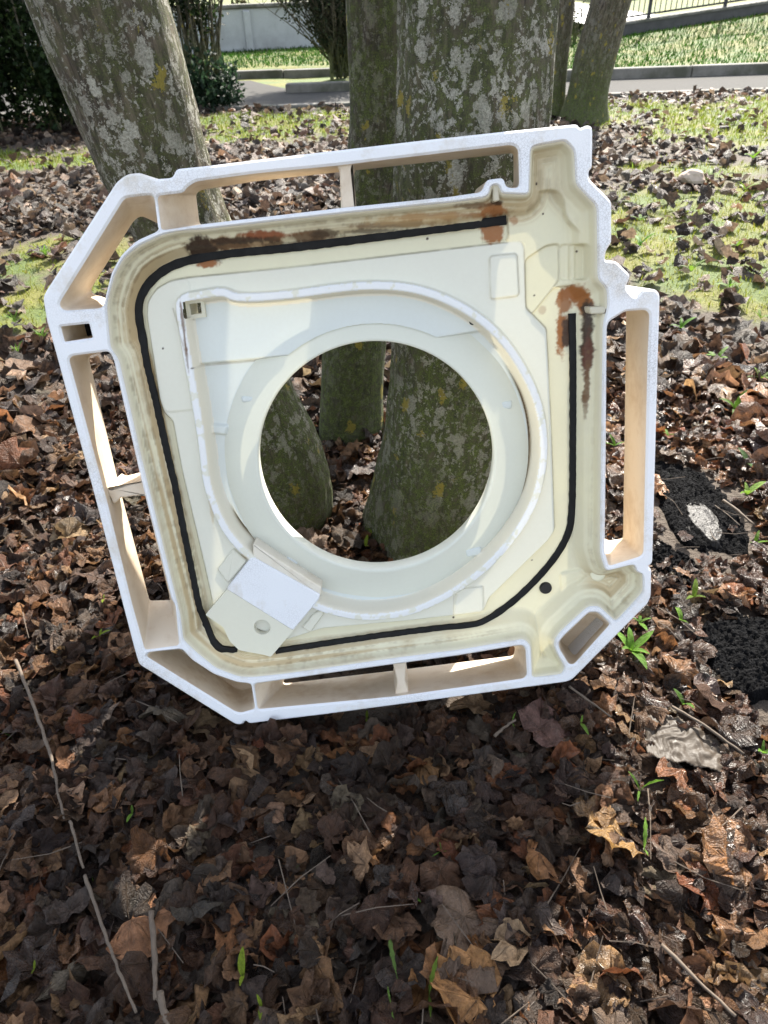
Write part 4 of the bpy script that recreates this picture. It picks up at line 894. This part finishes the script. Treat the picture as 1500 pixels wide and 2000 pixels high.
# ================================================================== CARS on the road behind the railing
M['paintw'] = flat('white_paint', (.78, .80, .82), .25, 0, .03); M['paints'] = flat('silver_paint', (.45, .48, .52), .25, .5, .03); M['tyre'] = flat('tyre_rubber', (.015, .015, .016), .8); M['rim'] = flat('alloy', (.5, .5, .52), .3, .9)
M['glass'] = flat('dark_glass', (.02, .025, .03), .06); M['lamp'] = flat('lamp_glass', (.75, .75, .75), .1); M['trim'] = flat('black_trim', (.02, .02, .02), .5)
def car(label, x, y, z, mat):
    e = empty('parked_car', (x, y, z), label, 'car', 'cars parked behind the railing')
    prof_ = [(-2.05, .24), (-2.1, .45), (-2.02, .68), (-1.2, .86), (-.98, .90), (1.5, .93), (2.0, .90), (2.1, .7), (2.06, .3), (1.75, .22), (1.72, .34), (1.5, .50), (1.2, .52), (.98, .36), (.95, .21), (-.95, .21), (-.98, .36), (-1.2, .52), (-1.45, .50), (-1.7, .34), (-1.73, .22)]
    bm = bmesh.new(); v0 = [bm.verts.new((-.84, a, b)) for a, b in prof_]; v1 = [bm.verts.new((.84, a, b)) for a, b in prof_]; n_ = len(prof_)
    bm.faces.new(v0); bm.faces.new(v1[::-1])
    for i in range(n_): bm.faces.new((v0[i], v1[i], v1[(i+1) % n_], v0[(i+1) % n_]))
    bmesh.ops.recalc_face_normals(bm, faces=bm.faces); bmesh.ops.bevel(bm, geom=[d for d in bm.edges if abs(d.verts[0].co.x-d.verts[1].co.x) < .01], offset=.06, segments=3, affect='EDGES', clamp_overlap=True)
    me = bpy.data.meshes.new('body'); bm.to_mesh(me); bm.free(); me.polygons.foreach_set('use_smooth', [True]*len(me.polygons)); me.set_sharp_from_angle(angle=math.radians(40)); mobj('body', me, mat, e)
    V = [(-.74, -1.0, .88), (.74, -1.0, .88), (.76, 1.7, .9), (-.76, 1.7, .9), (-.58, -.25, 1.42), (.58, -.25, 1.42), (.6, 1.1, 1.44), (-.6, 1.1, 1.44)]; Fq = [(0, 1, 5, 4), (1, 2, 6, 5), (2, 3, 7, 6), (3, 0, 4, 7), (4, 5, 6, 7)]
    mobj('windows', mesh_py('win', V, Fq), M['glass'], e); me = bevel_box(1.16, 1.3, .05, .02); o = mobj('roof', me, mat, e); o.location = (0, .42, 1.44)
    wt = []; 
    for sx in (-1, 1):
        for yy in (-1.33, 1.35):
            n_ = 24; V = []; pr = [(.20, -.09), (.29, -.1), (.315, -.07), (.315, .07), (.29, .1), (.20, .09)]
            for r_, a_ in pr: V += [(a_, r_*math.cos(2*PI*k/n_), r_*math.sin(2*PI*k/n_)) for k in range(n_)]
            Fq = [(i*n_+k, i*n_+(k+1) % n_, (i+1)*n_+(k+1) % n_, (i+1)*n_+k) for i in range(5) for k in range(n_)]
            o = mobj('wheel', mesh_py('wheel', V, Fq, ang=40), M['tyre'], e); o.location = (sx*.75, yy, .315)
            V = [(sx*.07, .2*math.cos(2*PI*k/n_), .2*math.sin(2*PI*k/n_)) for k in range(n_)]+[(sx*.09, 0, 0)]; mobj('rim', mesh_py('rim', V, [(k, (k+1) % n_, n_) for k in range(n_)]), M['rim'], o)
    for sx in (-1, 1): o = mobj('headlight', bevel_box(.34, .1, .14, .03), M['lamp'], e); o.location = (sx*.6, -2.03, .62)
    o = mobj('grille', bevel_box(.8, .06, .12, .02), M['trim'], e); o.location = (0, -2.085, .5)
    o = mobj('air_intake', bevel_box(1.2, .06, .1, .02), M['trim'], e); o.location = (0, -2.09, .33)
    o = mobj('number_plate', bevel_box(.5, .02, .11, .004), M['lamp'], e); o.location = (0, -2.125, .42)
car('white car parked nose-in behind the railing, nearest the brown tree', 6.9, 23.6, .365, M['paintw'])
car('silver car parked nose-in behind the railing at the right edge', 9.3, 23.7, .365, M['paints'])
# ================================================================== SMALL THINGS ON THE GROUND
def gz(x, y): return float(terrain(x, y))
def ground_px(px, py):
    g = G(px, py, 0.)
    for _ in range(4): g = G(px, py, gz(g[0], g[1])+LIT)
    return g
LIT = .038
def stick(label, pxs, rad, name='stick', mat=None, lift=.012):
    P = [ground_px(*p) for p in pxs]; P = [Vector((p[0], p[1], p[2]+lift+random.uniform(-.004, .006))) for p in P]; pts = []
    for a, b in zip(P[:-1], P[1:]):
        for k in range(5): pts.append(a.lerp(b, k/5)+Vector((random.uniform(-1, 1), random.uniform(-1, 1), random.uniform(-.6, .6)))*.0009)
    pts.append(P[-1]); n_ = len(pts); base = pts[0].copy(); V, Fs = tube([p-base for p in pts], [rad*(1-.35*k/n_)*random.uniform(.85, 1.15) for k in range(n_)], 7, .15)
    me = mesh_py(name, V, Fs, True); a = me.attributes.new('bk', 'FLOAT_VECTOR', 'POINT'); a.data.foreach_set('vector', np.array([tuple(v) for v in V], np.float32).ravel())
    o = mobj(name, me, mat or M['twig']); o.location = base; props(o, label, 'stick')
t = NT('dry_twig'); c = t.coord(); n = t.noise(c, 90, 4); t.col(t.mix(n.outputs[0], (.045, .032, .022), (.16, .12, .085))); t.rough(.8); t.bump(n.outputs[0], .4, .003); M['twig'] = t.m
stick('long crooked grey stick on the leaves at left, upper piece', [(36, 1300), (75, 1400), (105, 1490), (115, 1540), (128, 1605)], .0034)
stick('straight grey stick at lower left running to the bottom edge', [(168, 1715), (195, 1790), (215, 1850), (243, 1920), (270, 1985)], .0030)
stick('short broken stick joining the two long sticks at left', [(140, 1610), (152, 1650), (168, 1705)], .0028)
stick('splintered brown wood stub at bottom left beside the stick', [(300, 1790), (304, 1870), (308, 1960)], .0045)
stick('broken stub of brown wood at the bottom edge', [(315, 1945), (325, 1990), (330, 2020)], .006)
stick('thin dark stick beside the wet scrap at right', [(1310, 1385), (1370, 1425), (1450, 1478)], .003)
stick('thin twig under the lower right edge of the pan', [(1110, 1352), (1150, 1375), (1190, 1408)], .0025)
stick('dark stick near the black charcoal at the right edge', [(1410, 985), (1440, 1005), (1470, 1030)], .004)
stick('brown stick half buried at lower right', [(1290, 1850), (1360, 1920), (1430, 1995)], .003)
stick('short twig under the pan near its bottom edge', [(965, 1448), (985, 1430), (1006, 1418)], .003)
parts = []
for k in range(220):
    y = random.uniform(.3, 2.4); x = random.uniform(-1, 1)*(.35+.5*y); a = random.uniform(0, 2*PI); L_ = random.uniform(.03, .13); z = gz(x, y)+random.uniform(.015, .045); d = Vector((math.cos(a), math.sin(a), random.uniform(-.25, .35)))
    if -.4 < x < .45 and .80 < y < 1.15: continue
    p = Vector((x, y, z)); parts.append(tube([p, p+d*L_*.5+Vector((0, 0, random.uniform(-.01, .01))), p+d*L_], [.0011, .0009, .0006], 4))
o = mobj('twigs', mesh_py('twigs', *merge(parts)), M['twig']); props(o, 'fine dead twigs and stalks strewn through the leaf litter', 'twigs', kind='stuff')
# green sprouts
def blade_mesh(L_, W, arch, lobed, n_=8, side=0):
    V = []; Fs = []
    for i in range(n_+1):
        t_ = i/n_; ww = W*(math.sin(PI*min(1, t_*.86+.1))**.8)*(.35+.65*t_ if lobed else 1)*(1+(.22*(-1)**i if lobed and 0 < i < n_ else 0)); 
        if i == n_: ww = .0006
        an = arch*t_; yy = L_*(math.sin(an)/arch if arch > .05 else t_); zz = L_*((1-math.cos(an))/arch if arch > .05 else 0)
        base = Vector((side*t_*t_*L_*.25, yy, -zz)); V += [base+Vector((-ww, 0, ww*.35)), base, base+Vector((ww, 0, ww*.35))]
    for i in range(n_):
        a = i*3; Fs += [(a, a+1, a+4, a+3), (a+1, a+2, a+5, a+4)]
    return V, Fs
def plant(label, px, py, size, nl, kind='broad', colr=(.10, .22, .03), group=None, name='weed', spread=.7, up=.9):
    size *= .95; colr = (colr[0]*1.05, colr[1]*.9, colr[2]*.8); g = ground_px(px, py); e = empty(name, (g[0], g[1], g[2]-.004), label, 'plant', group); sc = size/F*float((g-CP)@FW)
    if kind == 'broad': nl = max(2, min(nl, 9)*2//3)
    for k in range(nl):
        L_ = sc*random.uniform(.45, 1.1); W = L_*{'broad': .13, 'long': .085, 'seed': .15}[kind]
        V, Fs = blade_mesh(L_, W, random.uniform(.4, 1.3), kind == 'long', 8, random.uniform(-1, 1))
        me = mesh_py('leaf', V, Fs, True); n_ = len(V); c = np.array(colr)*random.uniform(.75, 1.25)
        at = me.attributes.new('lc', 'FLOAT_COLOR', 'POINT'); at.data.foreach_set('color', np.tile(np.array([*c, 1], np.float32), n_)); at = me.attributes.new('luv', 'FLOAT_VECTOR', 'POINT'); at.data.foreach_set('vector', np.array([(v.x/L_, v.y/L_, 0) for v in V], np.float32).ravel())
        o = mobj('leaf', me, M['green'], e); an = 2*PI*k/nl+random.uniform(-.4, .4); o.rotation_euler = (random.uniform(up-.35, up+.25), 0, an); o.location = (0, 0, .002)
SE = (.23, .36, .035); DA = (.085, .20, .03)
plant('tall green leaf sprout standing in wet leaves at right, upper one', 1250, 1545, 75, 3, 'long', (.11, .26, .03), None, 'sprout', up=1.2)
plant('bright green single leaf just below the tall sprout at right', 1258, 1660, 65, 2, 'long', (.15, .32, .05), None, 'sprout', up=1.1)
plant('lone green leaf standing right of the pan near the charcoal', 1335, 1375, 55, 2, 'broad', DA, None, 'sprout', up=1.2)
plant('pair of green seedling leaves below the pan at right', 1135, 1412, 32, 2, 'broad', (.16, .32, .05), None, 'seedling')
plant('small serrated green leaf below the pan left of the seedling pair', 1000, 1412, 30, 2, 'long', (.12, .28, .04), None, 'seedling')
plant('bushy bright green clump under the lower right corner of the pan', 1232, 1270, 62, 11, 'broad', (.12, .30, .03), None)
plant('second green clump beside the diagonal lower right edge of the pan', 1250, 1215, 45, 6, 'broad', (.10, .24, .03), None)
plant('bright yellow green weed right of the pan above the charcoal', 1458, 965, 60, 7, 'broad', (.17, .34, .04), None)
plant('dark oval leaf weed above the yellow green weed at right edge', 1460, 905, 48, 3, 'broad', (.06, .17, .025), None)
plant('leafy weed at right edge between leaves, level with the rust spot', 1435, 800, 55, 8, 'broad', (.11, .26, .03), None)
plant('weed growing at the right edge beside the wet scrap', 1490, 1470, 60, 5, 'broad', (.10, .24, .03), None)
plant('yellow green seedling at the foot of the thick trunk inside the hole, upper', 722, 1032, 22, 2, 'seed', SE, None, 'seedling', up=.7)
plant('yellow green seedling at the foot of the thick trunk inside the hole, lower', 714, 1066, 26, 2, 'seed', SE, None, 'seedling')
plant('bright yellow green two-leaf seedling at bottom left of centre, upper', 474, 1905, 48, 2, 'seed', SE, None, 'seedling')
plant('bright yellow green two-leaf seedling at bottom left of centre, lower', 510, 1965, 38, 2, 'seed', SE, None, 'seedling')
plant('tiny green seedling at the lower left edge', 66, 1892, 20, 2, 'seed', SE, None, 'seedling')
plant('thin green seedling beside the stick at left', 258, 1588, 26, 2, 'seed', (.14, .3, .04), None, 'seedling')
plant('yellow green seedling left of the pan bottom corner, lower', 195, 1240, 26, 3, 'seed', SE, None, 'seedling')
plant('yellow green seedling left of the pan bottom corner, upper', 203, 1170, 18, 2, 'seed', SE, None, 'seedling')
plant('long dandelion leaf lying at bottom centre', 775, 1905, 95, 2, 'long', (.13, .25, .06), None, 'dandelion', up=.35)
plant('second dandelion leaf drooping at the bottom edge', 765, 1965, 75, 2, 'long', (.12, .24, .05), None, 'dandelion', up=.3)
plant('mossy green sprig at the bottom edge right of the dandelion', 838, 1945, 70, 2, 'long', (.13, .24, .03), None, 'moss_sprig', up=.9)
plant('small green seedling pair in shade at lower centre', 862, 1662, 24, 3, 'long', (.11, .27, .04), None, 'seedling')
plant('tiny seedling left of the largest leaf', 806, 1752, 22, 3, 'seed', (.11, .27, .04), None, 'seedling')
plant('seedling poking out under the bottom edge of the pan', 716, 1402, 22, 2, 'seed', SE, None, 'seedling')
plant('green weed beside the pale stone behind at right', 1385, 352, 40, 6, 'broad', (.16, .32, .04), None)
for px, py, s_, nl, lab in ((1455, 370, 30, 5, 'small weed right of the pale stone near the right edge'), (1250, 480, 36, 7, 'pale green weed on moss beside the upper right corner of the pan'), (1310, 470, 32, 7, 'weed in the middle of the mossy patch at right'), (1350, 530, 36, 7, 'broad weed at the lower side of the mossy patch at right'),
        (1425, 560, 38, 7, 'weed at right between the mossy patch and the brown leaves'), (1330, 640, 38, 7, 'weed right of the pan level with its broken corner'), (1400, 700, 36, 6, 'weed in brown leaves right of the pan, above the leafy one'), (1485, 740, 44, 7, 'bigger weed cut by the right edge above the leafy weed'), (1440, 480, 32, 7, 'weed on the mossy patch close to the right edge'),
        (1485, 620, 36, 7, 'weed at the right edge just below the mossy patch'), (1200, 870, 26, 5, 'weed seen through the right opening of the pan'), (1305, 850, 30, 5, 'weed touching the outer right bar of the pan'), (1355, 1165, 38, 5, 'weed between the two black charcoal patches, upper one'), (1330, 1210, 40, 5, 'flat weed between the two black charcoal patches, lower one'),
        (1475, 1060, 38, 5, 'weed at the right edge beside the wet puddle'), (1250, 430, 26, 6, 'tiny weed just right of the top right corner of the pan'), (1470, 310, 28, 6, 'far weed near the right edge behind the pale stone')):
    plant(lab, px, py, s_, nl, 'broad', (.11+.05*random.random(), .24+.08*random.random(), .03))
for px, py, s_, nl, lab in ((85, 665, 38, 11, 'largest grass tuft on the moss left of the pan corner'), (35, 690, 28, 7, 'grass tuft at the left edge below the moss'), (90, 500, 34, 14, 'dense grass tuft at the upper end of the mossy strip at left'), (30, 630, 32, 9, 'grass tuft at the left edge on the moss'), (150, 560, 24, 9, 'thin grass tuft close to the pan left corner')):
    plant(lab, px, py, s_, nl, 'long', (.10, .22, .03), None, 'grass_tuft', up=1.2)
# charcoal heaps
t = NT('wet_charcoal'); c = t.coord(); n = t.noise(c, 180, 5, .75); v = t.vor(c, 150); t.col(t.mix(n.outputs[0], (.002, .002, .0025), (.012, .012, .013))); t.rough(t.ramp(n.outputs[0], [(.30, .25), (.42, .95)])); t.p.inputs['Specular IOR Level'].default_value = .12; t.bump(t.math('ADD', n.outputs[0], v.outputs['Distance']), 1., .012); M['coal'] = t.m
def heap(label, px, py, rx, ry, hgt, seed, name='charcoal_heap', mat='coal', rough=.010, thin=False):
    g = G(px, py); n_ = 110; a = np.linspace(-1.25, 1.25, n_); A, B = np.meshgrid(a, a); x = g[0]+A*rx; y = g[1]+B*ry
    ed = np.hypot(A, B)+.5*(fbm(A*2.2+seed, B*2.2+seed, 4)-.5)*1.3; m = sstep(1.0, .72, ed)
    z = terrain(x, y)-.02+m*(hgt*(.6+.4*np.cos(np.clip(np.hypot(A, B), 0, 1)*PI/2))+.022)+m*rough*2*(fbm(x*55, y*55, 4)-.5)+m*rough*1.2*(vnoise(x*260, y*260)-.5)
    ii = np.arange(n_*n_).reshape(n_, n_); ok_ = m > .02; gq = ok_[:-1, :-1] | ok_[1:, 1:]
    qd = np.stack([ii[:-1, :-1], ii[:-1, 1:], ii[1:, 1:], ii[1:, :-1]], -1)[gq]; us = np.unique(qd); rm = np.full(n_*n_, -1); rm[us] = np.arange(len(us))
    V = np.stack([x-g[0], y-g[1], z], -1).reshape(-1, 3)[us]; o = mobj(name, mesh_np(name, V, rm[qd], True), M[mat]); o.location = (g[0], g[1], 0); props(o, label, name.replace('_', ' ')); return o
heap('round heap of black wet charcoal at the right edge', 1455, 1290, .125, .14, .030, 2)
heap('long smear of black charcoal sludge right of the pan', 1355, 1000, .115, .25, .014, 7)
heap('small black charcoal patch just under the pan right edge', 1300, 1120, .085, .10, .012, 11)
t = NT('muddy_water'); c = t.coord(); n = t.noise(c, 60, 4); t.col((.02, .018, .016)); t.rough(.42); t.p.inputs['Specular IOR Level'].default_value = .16; t.bump(n.outputs[0], .8, .008); M['mud'] = t.m
o = heap('shiny wet puddle between the charcoal patches', 1368, 1035, .055, .11, .020, 21, 'puddle', 'mud', .0008)
# flattened wet scrap of film
t = NT('wet_film'); c = t.coord(); n = t.noise(c, 14, 5, .7); n2 = t.noise(c, 70, 4); t.col(t.mix(n.outputs[0], (.025, .019, .013), (.085, .066, .048))); t.rough(t.ramp(n2.outputs[0], [(.3, .42), (.7, .6)])); t.bump(t.math('ADD', n2.outputs[0], n.outputs[0]), .4, .004); t.p.inputs['Specular IOR Level'].default_value = .2; t.translucent(.08, (.2, .16, .12)); M['film'] = t.m
poly = [ground_px(*p) for p in ((1255, 1420), (1270, 1388), (1320, 1395), (1370, 1425), (1440, 1462), (1492, 1495), (1470, 1512), (1400, 1508), (1330, 1490), (1262, 1478))]
Pp = np.array([p[:2] for p in poly]); lo_, hi_ = Pp.min(0), Pp.max(0); a, b = np.meshgrid(np.linspace(lo_[0], hi_[0], 70), np.linspace(lo_[1], hi_[1], 50)); s = sdf(chaikin(Pp, 2), a, b)+.012*(fbm(a*60, b*60, 3)-.5)
zz = terrain(a, b)+.036+.012*(fbm(a*22, b*22, 4)-.5)+.0015*np.sin(a*150+6*fbm(a*30, b*30, 2)*6); ok_ = s < 0; ii = np.arange(70*50).reshape(50, 70); gq = ok_[:-1, :-1] & ok_[1:, 1:] & ok_[1:, :-1] & ok_[:-1, 1:]; qd = np.stack([ii[:-1, :-1], ii[:-1, 1:], ii[1:, 1:], ii[1:, :-1]], -1)[gq]; us = np.unique(qd); rm = np.full(3500, -1); rm[us] = np.arange(len(us))
c_ = Pp.mean(0); o = mobj('wet_scrap', mesh_np('wet_scrap', np.stack([a-c_[0], b-c_[1], zz], -1).reshape(-1, 3)[us], rm[qd], True), M['film']); o.location = (*c_, 0); md = o.modifiers.new('thick', 'SOLIDIFY'); md.thickness = .0012; props(o, 'flattened wet grey brown film scrap on the leaves at right', 'litter')
# pale stone
bm = bmesh.new(); bmesh.ops.create_icosphere(bm, subdivisions=3, radius=1); 
for v in bm.verts:
    d = 1+.35*noise.noise(v.co*1.3)+.08*noise.noise(v.co*5); v.co = Vector((v.co.x*.085*d, v.co.y*.06*d, max(-.3, v.co.z)*.055*d))
me = bpy.data.meshes.new('stone'); bm.to_mesh(me); bm.free(); o = mobj('stone', me, flat('pale_stone', (.42, .34, .27), .9, 0, .25, 30)); g = ground_px(1352, 356); o.location = (g[0], g[1], g[2]+.02); props(o, 'pale beige stone among the leaves behind the pan at right', 'stone')
